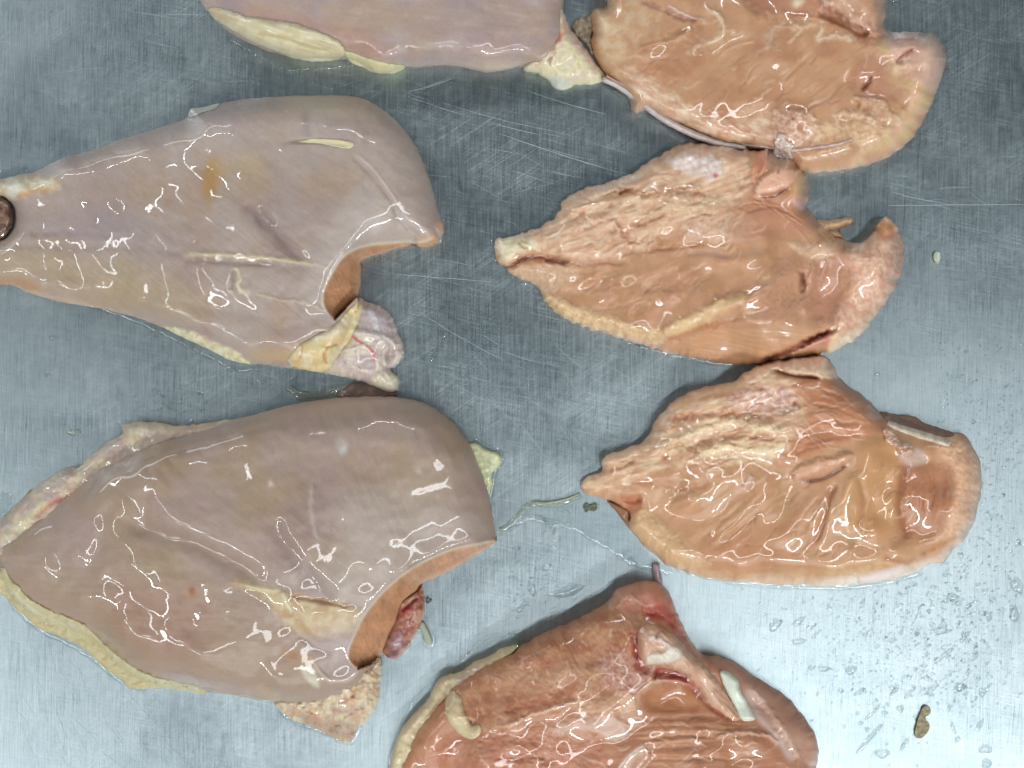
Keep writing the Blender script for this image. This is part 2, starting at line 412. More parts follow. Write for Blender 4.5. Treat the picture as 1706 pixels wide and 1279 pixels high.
def water_mat(name, tint=(1, 1, 1), bump=0.3, opac=0.0, milk=(0.6, 0.6, 0.55), bend=0.12):
    m, nt, N, L = newmat(name)
    out = N.new('ShaderNodeOutputMaterial'); mx = N.new('ShaderNodeMixShader'); L.new(mx.outputs[0], out.inputs[0])
    tr = N.new('ShaderNodeBsdfTransparent'); tr.inputs[0].default_value = (*tint, 1)
    gl = N.new('ShaderNodeBsdfGlossy'); gl.inputs['Roughness'].default_value = 0.04
    fr = N.new('ShaderNodeFresnel'); fr.inputs[0].default_value = 1.75
    tc = N.new('ShaderNodeTexCoord'); n = N.new('ShaderNodeTexNoise'); n.inputs['Scale'].default_value = 200
    L.new(tc.outputs['Object'], n.inputs['Vector'])
    b = N.new('ShaderNodeBump'); b.inputs['Distance'].default_value = 0.0004; b.inputs['Strength'].default_value = bump
    L.new(n.outputs['Fac'], b.inputs['Height']); L.new(b.outputs[0], gl.inputs['Normal'])
    gm = N.new('ShaderNodeNewGeometry'); iv = N.new('ShaderNodeMath'); iv.operation = 'SUBTRACT'; iv.inputs[0].default_value = 1; L.new(gm.outputs['Backfacing'], iv.inputs[1])
    mu = N.new('ShaderNodeMath'); mu.operation = 'MULTIPLY'; L.new(fr.outputs[0], mu.inputs[0]); L.new(iv.outputs[0], mu.inputs[1]); L.new(mu.outputs[0], mx.inputs[0])
    rf = N.new('ShaderNodeBsdfRefraction'); rf.inputs['IOR'].default_value = 1.33; rf.inputs['Roughness'].default_value = 0.02; rf.inputs[0].default_value = (*tint, 1)
    L.new(b.outputs[0], rf.inputs['Normal'])
    m3 = N.new('ShaderNodeMixShader'); m3.inputs[0].default_value = bend; L.new(tr.outputs[0], m3.inputs[1]); L.new(rf.outputs[0], m3.inputs[2])
    src = m3
    if opac:
        df = N.new('ShaderNodeBsdfDiffuse'); df.inputs[0].default_value = (*milk, 1)
        m2 = N.new('ShaderNodeMixShader'); m2.inputs[0].default_value = opac
        L.new(m3.outputs[0], m2.inputs[1]); L.new(df.outputs[0], m2.inputs[2]); src = m2
    L.new(src.outputs[0], mx.inputs[1]); L.new(gl.outputs[0], mx.inputs[2])
    return m
def steel_mat():
    m, nt, N, L = newmat('brushed_steel')
    out = N.new('ShaderNodeOutputMaterial'); p = N.new('ShaderNodeBsdfPrincipled'); L.new(p.outputs[0], out.inputs[0])
    p.inputs['Metallic'].default_value = 1.0
    tc = N.new('ShaderNodeTexCoord')
    def streak(ang, sx, sy, det=3, seed=0.0, dist=0.0):
        mp = N.new('ShaderNodeMapping'); mp.vector_type = 'TEXTURE'
        mp.inputs['Rotation'].default_value = (0, 0, math.radians(ang)); mp.inputs['Scale'].default_value = (1.0/sx, 1.0/sy, 1)
        mp.inputs['Location'].default_value = (seed, seed*1.7, 0)
        L.new(tc.outputs['Object'], mp.inputs[0])
        n = N.new('ShaderNodeTexNoise'); n.inputs['Scale'].default_value = 1; n.inputs['Detail'].default_value = det
        n.inputs['Distortion'].default_value = dist
        L.new(mp.outputs[0], n.inputs['Vector']); return n.outputs['Fac']
    def mth(op, a, b):
        q = N.new('ShaderNodeMath'); q.operation = op
        for k, v in ((0, a), (1, b)):
            if isinstance(v, (int, float)): q.inputs[k].default_value = v
            else: L.new(v, q.inputs[k])
        return q.outputs[0]
    def thr(v, lo, hi):
        q = N.new('ShaderNodeMapRange'); q.inputs[1].default_value = lo; q.inputs[2].default_value = hi; q.clamp = True
        L.new(v, q.inputs[0]); return q.outputs[0]
    vert = streak(0, 1500, 60, 3, 0.3)        # fine upright brushing
    hor = streak(-9, 70, 1300, 3, 1.1)        # long near-level wear marks
    dia = streak(38, 60, 1500, 3, 2.3)
    dib = streak(-52, 90, 1500, 2, 4.1)
    wear = streak(20, 25, 30, 4, 3.7, 0.5)    # broad wear
    spot = streak(0, 260, 260, 4, 5.2)
    w2 = streak(0, 55, 45, 4, 7.9)
    def add(*t):
        r = None
        for v, k in t:
            e = mth('MULTIPLY', mth('SUBTRACT', v, 0.5), k); r = e if r is None else mth('ADD', r, e)
        return r
    tone = add((vert, 0.62), (hor, 0.26), (dia, 0.22), (dib, 0.12), (wear, 0.6), (spot, 0.34))
    # sharp light and dark scratches
    sc1 = mth('MULTIPLY', thr(streak(-14, 26, 2600, 1, 6.1), .60, .70), thr(w2, .42, .58))
    sc2 = mth('MULTIPLY', thr(streak(33, 26, 2500, 1, 8.1), .60, .70), thr(wear, .42, .58))
    sc3 = mth('MULTIPLY', thr(streak(84, 30, 2200, 1, 9.1), .62, .70), thr(w2, .35, .55))
    tone = mth('ADD', tone, mth('MULTIPLY', mth('ADD', sc1, sc2), 0.15))
    tone = mth('SUBTRACT', tone, mth('MULTIPLY', sc3, 0.2))
    val = mth('ADD', tone, 0.5)
    cr = N.new('ShaderNodeValToRGB'); L.new(val, cr.inputs[0])
    cr.color_ramp.elements[0].position = 0.1; cr.color_ramp.elements[0].color = (0.27, 0.335, 0.36, 1)
    cr.color_ramp.elements[1].position = 0.9; cr.color_ramp.elements[1].color = (0.55, 0.62, 0.635, 1)
    L.new(cr.outputs[0], p.inputs['Base Color'])
    ro = mth('ADD', mth('MULTIPLY', tone, 0.25), 0.38); L.new(ro, p.inputs['Roughness'])
    b = N.new('ShaderNodeBump'); b.inputs['Distance'].default_value = 0.00016; b.inputs['Strength'].default_value = 0.55
    L.new(tone, b.inputs['Height']); L.new(b.outputs[0], p.inputs['Normal'])
    return m
MEAT = flesh_mat('wet_pale_flesh', wob=0.00010)
FIL = flesh_mat('wet_cut_flesh', sss=0.3)
FAT = flesh_mat('wet_fat', sss=0.4, rad=0.003, coat=0.8)
MEM = flesh_mat('wet_membrane', sss=0.2, coat=1.0)
STEEL = steel_mat()
WATER = water_mat('clear_water', (0.955, 0.97, 0.97), 0.25, bend=0.2)
DROP = water_mat('drop_water', (0.93, 0.95, 0.95), 0.1, bend=0.3)
MILKY = water_mat('cloudy_fluid', (0.88, 0.90, 0.86), 0.35, 0.14, (0.55, 0.55, 0.47))

# ---------------------------------------------------------------- the steel table
v = []; f = []
X0, X1, Y0, Y1, TH = -0.9, 0.9, -0.7, 0.7, 0.04
bpts = [(X0, Y0), (X1, Y0), (X1, Y1), (X0, Y1)]
inn = [(X0+.006, Y0+.006), (X1-.006, Y0+.006), (X1-.006, Y1-.006), (X0+.006, Y1-.006)]
v = [(x, y, 0) for x, y in inn]+[(x, y, -.004) for x, y in bpts]+[(x, y, -TH) for x, y in bpts]
f = [(0, 1, 2, 3)]+[(i, 4+i, 4+(i+1) % 4, (i+1) % 4) for i in range(4)]+[(4+i, 8+i, 8+(i+1) % 4, 4+(i+1) % 4) for i in range(4)]+[(11, 10, 9, 8)]
table = mesh_obj('steel_table', v, f, STEEL, smooth=False); table['kind'] = 'structure'
table['label'] = 'scratched brushed stainless steel worktop under the raw chicken'
# single long scratches seen in the photograph, raised burrs of bright metal
SCR = bpy.data.materials.new('scratch_burr'); SCR.use_nodes = True
sp = SCR.node_tree.nodes['Principled BSDF']; sp.inputs['Metallic'].default_value = 1; sp.inputs['Base Color'].default_value = (.5, .57, .59, 1); sp.inputs['Roughness'].default_value = .6
def scratches():
    v = []; f = []
    def add(p0, p1, w, bow=0):
        (ax, ay), (bx, by) = p0, p1; L = math.hypot(bx-ax, by-ay); n = max(3, int(L/18))
        nx, ny = -(by-ay)/L, (bx-ax)/L; k0 = len(v)
        for i in range(n+1):
            t = i/n; b = bow*4*t*(1-t)+random.uniform(-.25, .25)
            x = ax+(bx-ax)*t+nx*b; y = ay+(by-ay)*t+ny*b; ww = w*math.sin(math.pi*min(max(t, .03), .97))**.4*0.5*random.uniform(.6, 1.1)
            v.append(W(x+nx*ww, y+ny*ww, .08)); v.append(W(x, y, .22)); v.append(W(x-nx*ww, y-ny*ww, .08))
        for i in range(n):
            a = k0+3*i; f.append((a, a+1, a+4, a+3)); f.append((a+1, a+2, a+5, a+4))
    for p0, p1, w, b in [((832, 222), (1066, 296), 1.5, 3), ((876, 150), (1010, 190), 1, 2), ((1480, 342), (1706, 340), 1.3, 0),
                         ((1500, 325), (1580, 340), .9, 0), ((1585, 424), (1640, 452), 1.1, -3), ((700, 150), (760, 128), 1.0, 0),
                         ((215, 18), (300, 32), 1.1, 0), ((240, 68), (292, 78), 1., 0), ((820, 205), (900, 225), 1., 0), ((735, 170), (905, 215), .8, 3),
                         ((365, 630), (425, 695), 1.0, 0), ((940, 640), (1090, 680), .9, 4), ((925, 575), (1000, 640), .8, 0), ((1430, 590), (1500, 610), .9, 0),
                         ((640, 455), (830, 470), .8, 0), ((700, 520), (840, 600), .8, 3), ((1000, 600), (1080, 650), .7, 0)]: add(p0, p1, w, b)
    regs = [(700, 150, 960, 340, 10, 14), (720, 300, 850, 640, 14, 24), (0, 480, 560, 720, 40, -12), (700, 560, 1080, 720, 40, 35), (1480, 250, 1706, 640, 26, 6),
            (20, 1060, 130, 1270, 26, 68), (90, 1080, 420, 1279, 36, 55), (700, 930, 1000, 1060, 10, 80), (1100, 980, 1250, 1090, 16, 84), (0, 0, 330, 220, 12, 8), (340, 120, 700, 170, 14, 10)]
    for x0, y0, x1, y1, n, a0 in regs:
        for k in range(n):
            x = random.uniform(x0, x1); y = random.uniform(y0, y1); a = math.radians(a0+random.gauss(0, 14)); L = random.uniform(15, 90)*random.choice([.6, 1, 1.4])
            add((x, y), (x+L*math.cos(a), y+L*math.sin(a)), random.uniform(.35, .8), random.uniform(-2, 2))
    o = mesh_obj('scratch', v, f, SCR, table); o['kind'] = 'stuff'
scratches()

LP = (172, 153, 143)    # pale skin-side flesh
FATC = (214, 205, 166)
def parent(name, label, cat, x, y, group=None):
    return thing(name, label, cat, W(x, y, 0), group)

# ================================================================= A: middle left breast
t = parent('chicken_breast', 'pale pink chicken breast, smooth side up, with notched right end and small wing joint', 'chicken breast', 400, 400, 'raw chicken breasts laid smooth side up')
tA = t
oA = [(-70, 292), (0, 298), (30, 291), (60, 285), (100, 265), (150, 251), (200, 232), (250, 217), (305, 199), (314, 194), (318, 181), (340, 178), (400, 166), (470, 160), (540, 158), (590, 160),
      (618, 170), (652, 193), (682, 226), (702, 262), (718, 305), (730, 350), (739, 374), (738, 392), (725, 407), (703, 411), (682, 408), (660, 413), (628, 424), (603, 434), (601, 452), (601, 470), (597, 493),
      (592, 530), (580, 570), (560, 606), (520, 616), (480, 613), (440, 607), (410, 606), (385, 600), (350, 583), (300, 560), (270, 545), (230, 530), (200, 522), (160, 512), (120, 506), (90, 500), (50, 489), (25, 477), (0, 473), (-70, 462),
      (-70, 405), (0, 400), (17, 388), (25, 370), (24, 348), (14, 333), (0, 326), (-70, 322)]
eA = [oA[:29], oA[33:]]
eA[1] = eA[1]+[oA[0]]
A = Sheet(oA, [(0, 430, 34), (60, 340, 34), (60, 450, 38), (150, 300, 44), (170, 400, 60), (150, 480, 34), (300, 280, 62), (300, 400, 78), (280, 500, 62), (420, 250, 84), (430, 360, 92), (420, 480, 84), (400, 570, 50), (540, 230, 88), (560, 330, 96), (540, 430, 88), (500, 540, 66), (640, 280, 84), (650, 360, 78), (715, 360, 52), (560, 600, 34), (600, 500, 50)],
          re=[(100, 300, 40), (100, 480, 42), (400, 200, 62), (600, 200, 80), (710, 300, 70), (300, 540, 50), (500, 600, 40), (-20, 400, 30), (20, 360, 14)], hs=55, edges=eA, seed=11, rough=1.0, film=7, col=(172, 155, 145), step=1.9)
A.k = 1.15
A.colvar(90, (166, 140, 116), .55, 1, .12, 1.3).colvar(110, (162, 144, 141), .5, 2, .05, 1.2)

A.patch([(-40, 415), (60, 408), (150, 420), (260, 440), (330, 500), (300, 540), (200, 510), (100, 490), (-40, 470)], (172, 152, 122), .55, 30)
A.patch([(250, 225), (420, 175), (600, 165), (690, 250), (725, 350), (690, 390), (600, 400), (600, 300), (480, 230), (300, 250)], (186, 170, 162), .5, 40)
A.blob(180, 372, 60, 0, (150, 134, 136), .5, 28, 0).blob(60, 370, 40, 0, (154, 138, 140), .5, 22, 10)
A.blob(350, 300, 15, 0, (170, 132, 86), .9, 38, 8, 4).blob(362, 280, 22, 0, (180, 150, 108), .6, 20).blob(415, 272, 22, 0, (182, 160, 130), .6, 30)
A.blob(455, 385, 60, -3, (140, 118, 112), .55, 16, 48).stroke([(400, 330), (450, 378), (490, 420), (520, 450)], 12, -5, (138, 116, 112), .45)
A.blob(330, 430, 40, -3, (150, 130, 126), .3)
A.stroke([(510, 170), (512, 200), (512, 232)], 9, -3, (150, 132, 130), .4, .3)
A.stroke([(470, 235), (530, 236), (590, 244)], 4, -5, (150, 120, 105), .5, .2)
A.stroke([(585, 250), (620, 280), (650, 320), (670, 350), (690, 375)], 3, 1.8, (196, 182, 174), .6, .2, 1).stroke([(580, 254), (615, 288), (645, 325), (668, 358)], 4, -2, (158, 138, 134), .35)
A.stroke([(655, 340), (662, 360), (680, 380), (700, 392)], 4, -3, (170, 150, 140), .4)
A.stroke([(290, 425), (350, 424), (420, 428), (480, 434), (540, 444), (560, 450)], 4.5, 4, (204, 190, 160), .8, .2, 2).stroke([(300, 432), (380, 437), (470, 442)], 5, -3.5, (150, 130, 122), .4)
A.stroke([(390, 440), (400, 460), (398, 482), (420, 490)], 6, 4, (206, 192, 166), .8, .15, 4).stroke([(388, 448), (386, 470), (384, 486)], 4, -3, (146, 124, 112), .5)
A.stroke([(420, 488), (470, 500), (510, 505), (545, 520)], 3, 2.5, (196, 184, 162), .6, .1, 3)
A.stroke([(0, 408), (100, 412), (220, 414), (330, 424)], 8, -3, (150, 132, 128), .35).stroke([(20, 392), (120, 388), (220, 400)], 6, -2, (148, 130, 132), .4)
A.stroke([(150, 470), (280, 500), (400, 520), (480, 540)], 12, -3, None)
A.patch([(-20, 300), (30, 292), (60, 292), (100, 300), (90, 318), (50, 325), (20, 332), (-20, 330)], (200, 176, 136), .8, 7, 2, 3, bump=1.5, mott=1.5, col2=(212, 204, 180))
A.blob(24, 313, 16, 5, (216, 212, 196), .9, 11, -30, 3)
A.stroke([(28, 338), (36, 325), (60, 318), (100, 316)], 5, -2, (186, 140, 100), .6)
A.patch([(-20, 462), (10, 460), (50, 466), (70, 480), (50, 490), (10, 478), (-20, 474)], (178, 136, 100), .6, 9)
A.stroke([(0, 474), (60, 488), (120, 503), (200, 519)], 3.5, -1, (206, 170, 140), .6, .1, 3)
A.patch([(268, 545), (300, 548), (350, 565), (400, 590), (415, 606), (390, 603), (350, 586), (300, 562)], (226, 219, 186), .96, 4, 5, 3, bump=1.5, mott=1.2, col2=(206, 192, 150), wet=.5)
A.stroke([(400, 585), (440, 592), (480, 590), (520, 575), (545, 550)], 14, -3, (198, 170, 124), .55, .25)
A.stroke([(250, 535), (265, 545), (275, 552)], 6, 0, (180, 140, 100), .6)
A.blob(344, 557, 8, -2, (168, 138, 128), .7, 16, -15)
A.blob(470, 520, 26, 0, (176, 146, 116), .5, 30)
A.fibres(32, 80, 5, .25, .03).lump(60, 4, 3, 1).lump(26, .35, 2, 2)
A.fibres(40, 70, 4, .35, .05, [(120, 430), (400, 300), (560, 420), (520, 560), (300, 530)], 60, 4)
rimA = [(728, 392), (712, 400), (695, 404), (678, 402), (658, 404), (628, 406), (602, 411), (582, 420), (567, 433), (556, 450), (545, 470), (538, 490), (539, 508), (547, 522), (556, 530)]
ftA = [(728, 404), (715, 409), (703, 411), (682, 409), (660, 413), (628, 424), (603, 434), (601, 452), (601, 470), (597, 493), (584, 505), (570, 520), (556, 532)]
A.patch([(600, 330), (690, 360), (700, 400), (620, 408), (575, 425), (545, 468), (530, 500), (500, 480), (540, 400)], (190, 178, 170), .5, 28)
A.freeze(); A.wall(rimA, ftA, col=(176, 130, 98), low=8)
A.stroke([(728, 385), (735, 380), (737, 368)], 9, 3, (212, 166, 130), .7, .1).stroke([(690, 404), (710, 402), (728, 392)], 7, 4, (206, 158, 120), .8, .1)
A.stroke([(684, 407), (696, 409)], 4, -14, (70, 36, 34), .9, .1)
A.stroke(rimA, 2.6, .8, (206, 192, 172), .8, .05)  # pale highlight painted along the rim of the cut face
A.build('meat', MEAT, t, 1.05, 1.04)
top = A.top
# tear with fat inside
s = Sheet([(497, 236), (520, 231), (545, 231), (570, 233), (590, 238), (586, 246), (572, 247), (550, 242), (525, 238)], 5, 6, 1.3, base=lambda x, y: top(x, y)-2, rough=.6, seed=3, col=(222, 206, 170))
s.stroke([(525, 231), (545, 229), (565, 231), (588, 235)], 2.2, 1, (196, 128, 104), .9); s.build('fat_tear', FAT, t)
# small pale skin tab at the top edge
s = Sheet([(315, 196), (318, 182), (340, 178), (365, 172), (360, 180), (335, 188)], 5, 6, 1.5, base=lambda x, y: np.maximum(top(x, y), 14)-1, rough=.4, col=(196, 192, 184)); s.build('skin_tab', MEM, t)
# yellow fat over the joint
fo = [(482, 608), (478, 598), (486, 585), (500, 572), (520, 562), (545, 548), (562, 535), (575, 520), (590, 505), (597, 500), (606, 512), (600, 540), (592, 560), (575, 580), (560, 600), (545, 618), (515, 618)]
s = Sheet(fo, 22, 22, 1.7, base=lambda x, y: np.maximum(top(x, y)-8, 20), rough=1.5, col=(218, 200, 152), seed=21)
s.colvar(26, (226, 212, 180), .8, 1, 0, 2.).colvar(20, (214, 180, 120), .5, 2, .1, 2.).lump(18, 2.2, 2, 1, .5)
s.stroke([(545, 606), (540, 590), (548, 578), (565, 572)], 2.5, -3, (200, 142, 90), .8, .1, 2); s.stroke([(505, 572), (502, 590), (498, 600)], 2, -2, (206, 150, 96), .7)
s.stroke([(525, 560), (550, 556), (575, 540)], 7, 3, (220, 208, 182), .6); s.build('fat', FAT, t); topF = s.top
jo = [(590, 500), (600, 495), (614, 503), (640, 514), (655, 530), (662, 552), (671, 572), (671, 592), (658, 610), (650, 614), (654, 620), (664, 628), (665, 642), (660, 652), (648, 654), (628, 646), (600, 635), (565, 626), (535, 620), (520, 610), (545, 590), (570, 570), (585, 540)]
s = Sheet(jo, [(620, 540, 40), (600, 580, 46), (640, 590, 30), (645, 640, 24), (560, 610, 26), (655, 560, 22)], 24, 1.6, base=None, rough=1.4, col=(206, 188, 172), seed=23, rim=5, hs=26)
s.colvar(16, (222, 206, 190), .7, 1, 0, 2.5).colvar(22, (190, 168, 168), .6, 5, .1, 2.)
s.patch([(592, 500), (612, 505), (645, 520), (660, 555), (660, 575), (640, 568), (625, 556), (595, 550), (588, 530)], (178, 162, 164), .85, 5, -4)
s.stroke([(612, 510), (625, 530), (630, 552)], 6, 3, (206, 202, 200), .8, .2, 2).stroke([(585, 553), (600, 552), (625, 556), (650, 566), (662, 580)], 4, 6, (224, 214, 206), .8, .1)
s.step_([(582, 556), (600, 554), (625, 558), (655, 570)], 5, 12, 1, 3)
s.blob(648, 592, 11, -12, (166, 142, 136), .8, 15, 10, 3).stroke([(650, 575), (640, 590), (644, 612)], 3, 4, (222, 212, 202), .7)
s.stroke([(585, 556), (598, 570), (615, 580), (622, 588), (624, 608)], 2.2, 2, (204, 108, 100), .95, .1, 2)
s.stroke([(570, 583), (590, 580), (612, 572)], 2.5, 3, (226, 216, 212), .7)
s.patch([(600, 590), (618, 592), (624, 612), (600, 614), (594, 600)], (186, 166, 168), .7, 4, -3)
s.blob(624, 627, 5, -3, (150, 100, 66), .9, 4).blob(628, 636, 4, 0, (180, 130, 100), .7)
s.patch([(625, 622), (655, 622), (664, 632), (662, 650), (640, 648), (622, 640)], (226, 218, 190), .7, 5, 4, bump=2).lump(9, 1.8, 3, 4)
s.build('wing_joint', MEM, t)
# translucent skin under the joint, between the two breasts
s = Sheet([(560, 662), (575, 645), (590, 636), (620, 640), (650, 650), (665, 656), (640, 668), (600, 672)], 12, 10, 1.8, rough=1, col=(132, 108, 98), seed=5)
s.colvar(12, (96, 82, 76), .6, 1, 0, 3); s.build('skin_flap', MEM, t)

# brown lump in the notch at the left frame edge
t = parent('meat_scrap', 'dark brown rounded lump at the left edge in the middle left breast notch', 'meat scrap', -10, 360)
s = Sheet([(-60, 328), (0, 326), (12, 333), (21, 348), (22, 370), (15, 386), (0, 399), (-60, 400)], 20, 16, 1.8, rough=1.2, col=(128, 98, 80), seed=9)
s.colvar(12, (74, 50, 42), .8, 1, 0, 3).colvar(9, (140, 108, 88), .5, 2, .15, 3).lump(9, 3); s.build('bone_end', FIL, t)

# ================================================================= B: lower left breast
t = parent('chicken_breast', 'large pale chicken breast, smooth side up, lower left, dark red joint at right end', 'chicken breast', 400, 900, 'raw chicken breasts laid smooth side up')
oB = [(-5, 905), (30, 880), (65, 855), (100, 830), (130, 808), (160, 782), (200, 760), (240, 744), (290, 728), (340, 714), (383, 700), (430, 689), (480, 675), (540, 665), (590, 661), (655, 661), (700, 669), (732, 685), (760, 710), (782, 740), (797, 775), (810, 810), (819, 845), (823, 870), (828, 895),
      (826, 903), (800, 920), (770, 938), (730, 960), (703, 972), (695, 985), (670, 1005), (662, 1040), (645, 1075), (632, 1095), (628, 1110),
      (610, 1140), (570, 1165), (500, 1172), (440, 1166), (400, 1160), (340, 1150), (290, 1140), (250, 1135), (215, 1122), (185, 1098), (150, 1062), (110, 1046), (70, 1030), (40, 1012), (15, 985), (2, 955), (-8, 930)]
eB = [oB[:25], oB[35:]+[oB[0]]]
B = Sheet(oB, [(20, 935, 45), (80, 880, 60), (90, 980, 62), (200, 820, 84), (200, 930, 92), (220, 1050, 78), (350, 770, 92), (350, 900, 104), (350, 1030, 92), (480, 750, 96), (500, 880, 108), (480, 1000, 96), (450, 1120, 66), (620, 740, 94), (640, 860, 104), (600, 980, 90), (560, 1080, 62), (740, 780, 86), (750, 870, 84), (810, 880, 62), (600, 1120, 44)],
          re=[(50, 900, 60), (300, 760, 75), (600, 680, 90), (780, 760, 85), (810, 880, 60), (200, 1080, 75), (450, 1150, 60), (600, 1130, 40)], hs=62, edges=eB, seed=41, rough=.8, rim=14, film=7, col=(166, 146, 134), step=2.0)
B.k = 1.15
B.colvar(150, (160, 136, 108), .6, 1, .1, 1.2).colvar(120, (166, 142, 134), .5, 2, .0, 1.2)
B.patch([(0, 950), (100, 960), (260, 980), (420, 1030), (560, 1090), (520, 1160), (300, 1140), (180, 1080), (60, 1020)], (164, 138, 112), .55, 50)
B.patch([(560, 830), (700, 830), (822, 880), (760, 900), (680, 950), (620, 1010), (580, 1060), (520, 980), (560, 900)], (184, 170, 160), .55, 35)
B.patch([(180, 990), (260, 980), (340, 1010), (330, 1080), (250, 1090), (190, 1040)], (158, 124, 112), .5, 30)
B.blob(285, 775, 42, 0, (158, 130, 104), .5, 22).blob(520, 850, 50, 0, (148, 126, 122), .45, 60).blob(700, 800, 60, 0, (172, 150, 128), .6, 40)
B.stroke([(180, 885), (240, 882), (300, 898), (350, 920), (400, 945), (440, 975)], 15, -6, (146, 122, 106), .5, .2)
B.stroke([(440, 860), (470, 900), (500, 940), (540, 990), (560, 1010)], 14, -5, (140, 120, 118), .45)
B.stroke([(522, 790), (518, 840), (524, 880), (536, 910)], 4, 1.5, (190, 174, 164), .5, .2, 2)
B.patch([(385, 970), (410, 970), (450, 980), (520, 1000), (560, 1005), (600, 1020), (590, 1050), (560, 1062), (500, 1055), (468, 1030), (450, 1005), (420, 985)], (202, 184, 146), .8, 9, 4, 4, mott=1.5, col2=(190, 160, 120), ms=24)
B.stroke([(480, 992), (530, 1000), (575, 1008), (588, 998)], 4, -4, (172, 124, 84), .7, .15, 2)
B.stroke([(470, 985), (478, 1005), (488, 1022)], 5, 3, (216, 206, 176), .8, .1, 3).stroke([(405, 975), (440, 982), (470, 984)], 4, 2, (214, 204, 170), .7)
B.patch([(545, 1050), (600, 1045), (595, 1110), (560, 1130), (520, 1110), (510, 1070)], (178, 158, 158), .5, 18)
B.blob(484, 1090, 14, 0, (178, 132, 96), .7, 8, 10).blob(512, 1098, 12, 0, (184, 140, 104), .7, 7)
B.patch([(500, 1112), (515, 1108), (530, 1130), (530, 1145), (516, 1138)], (206, 198, 176), .8, 5, 1.5, 2)
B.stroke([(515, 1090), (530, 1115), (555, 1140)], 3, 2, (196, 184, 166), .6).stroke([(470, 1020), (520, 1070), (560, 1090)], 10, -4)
B.blob(567, 745, 11, -2, (186, 174, 168), .6, 14, 15, 4, wet=1).blob(572, 748, 6, 2.5, (206, 200, 196), .7, 9, 10).blob(697, 784, 5, 1, (200, 186, 176), .6).blob(451, 804, 5, 1.5, (206, 192, 180), .7, 6)
B.blob(320, 983, 5, -1.5, (120, 50, 28), .9, 6).blob(320, 986, 10, 0, (180, 130, 92), .5)
B.stroke([(425, 1140), (450, 1160), (470, 1168)], 10, -2, (190, 168, 130), .4)
B.fibres(38, 90, 5, .25, .035, [(200, 800), (500, 780), (650, 950), (500, 1010), (300, 940)], 60).fibres(4, 100, 6, .3, .04, [(0, 940), (300, 950), (500, 1060), (450, 1150), (150, 1070)], 40, 3).fibres(66, 60, 6, .25, .03, [(500, 700), (750, 720), (800, 860), (600, 960)], 40, 4)
B.lump(75, 5, 3, 1).lump(26, .35, 2, 2)
rimB = [(826, 899), (800, 905), (760, 914), (720, 929), (690, 945), (662, 965), (640, 985), (614, 1015), (600, 1038), (586, 1068), (580, 1088), (584, 1103), (597, 1112)]
ftB = [(826, 903), (800, 920), (770, 938), (730, 960), (703, 972), (695, 986), (672, 1008), (662, 1040), (645, 1075), (630, 1097), (614, 1108), (597, 1113)]
B.freeze(); B.wall(rimB, ftB, col=(178, 132, 100), low=8)
B.stroke(rimB, 2.4, .8, (200, 184, 164), .7, .05)  # bright edge highlight painted into the rim colour
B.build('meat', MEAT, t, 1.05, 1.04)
topB = B.top
# pale flap of skin along the upper left edge
s = Sheet([(-60, 940), (-60, 900), (-20, 885), (0, 866), (18, 848), (50, 818), (80, 797), (105, 781), (130, 778), (150, 759), (180, 735), (204, 722), (203, 710), (226, 703), (262, 704), (300, 709), (345, 704), (383, 699), (400, 704), (340, 724), (290, 740), (240, 756), (200, 774), (160, 798), (130, 824), (100, 846), (60, 872), (30, 898), (0, 925), (-10, 940)], [(-20, 900, 34), (60, 840, 34), (150, 780, 34), (230, 730, 28), (350, 712, 34)], 18, 1.9, rough=1.6, rs=14, col=(204, 186, 158), seed=61, rim=4, edges=[[(-60, 900), (-20, 885), (0, 866), (18, 848), (50, 818), (80, 797), (105, 781), (130, 778), (150, 759), (180, 735), (204, 722), (203, 710), (226, 703), (262, 704), (300, 709), (345, 704), (383, 699), (400, 704)]])
s.colvar(26, (190, 160, 146), .7, 1, 0, 2).colvar(40, (168, 152, 146), .6, 2, .1, 2).lump(20, 3, 3)
s.stroke([(50, 868), (80, 842), (110, 828), (128, 818)], 4.5, -3, (196, 110, 96), .75, .2, 2).stroke([(0, 905), (40, 870), (80, 830)], 8, 3, (214, 204, 164), .6)
s.stroke([(230, 750), (300, 724), (370, 706)], 6, 2, (192, 160, 148), .6).stroke([(210, 716), (250, 712), (300, 718)], 8, 0, (206, 196, 170), .6)
s.fibres(-32, 50, 4, .7, .04).blob(218, 714, 10, 0, (150, 148, 134), .6, 8); s.build('skin_flap', MEM, t)
# yellow fat along the lower left edge
s = Sheet([(-60, 975), (-20, 958), (6, 944), (16, 960), (30, 976), (52, 996), (80, 1014), (116, 1028), (144, 1042), (170, 1068), (194, 1088), (220, 1108), (240, 1120), (266, 1128), (300, 1136), (345, 1148), (345, 1156), (290, 1148), (250, 1146), (232, 1148), (212, 1144), (202, 1132), (175, 1114), (150, 1090), (125, 1072), (95, 1058), (62, 1046), (40, 1026), (18, 1006), (0, 990), (-60, 990)], 15, 10, 1.7, base=lambda x, y: np.maximum(topB(x, y)-7, 0), embed=10, rough=1.6, col=(200, 188, 148), seed=63, rim=4)
s.colvar(14, (196, 178, 132), .6, 1, .05, 2).lump(12, 3, 3, 1); s.stroke([(10, 975), (60, 1020), (120, 1048)], 4, 2, (218, 210, 178), .6); s.build('fat_strip', FAT, t)
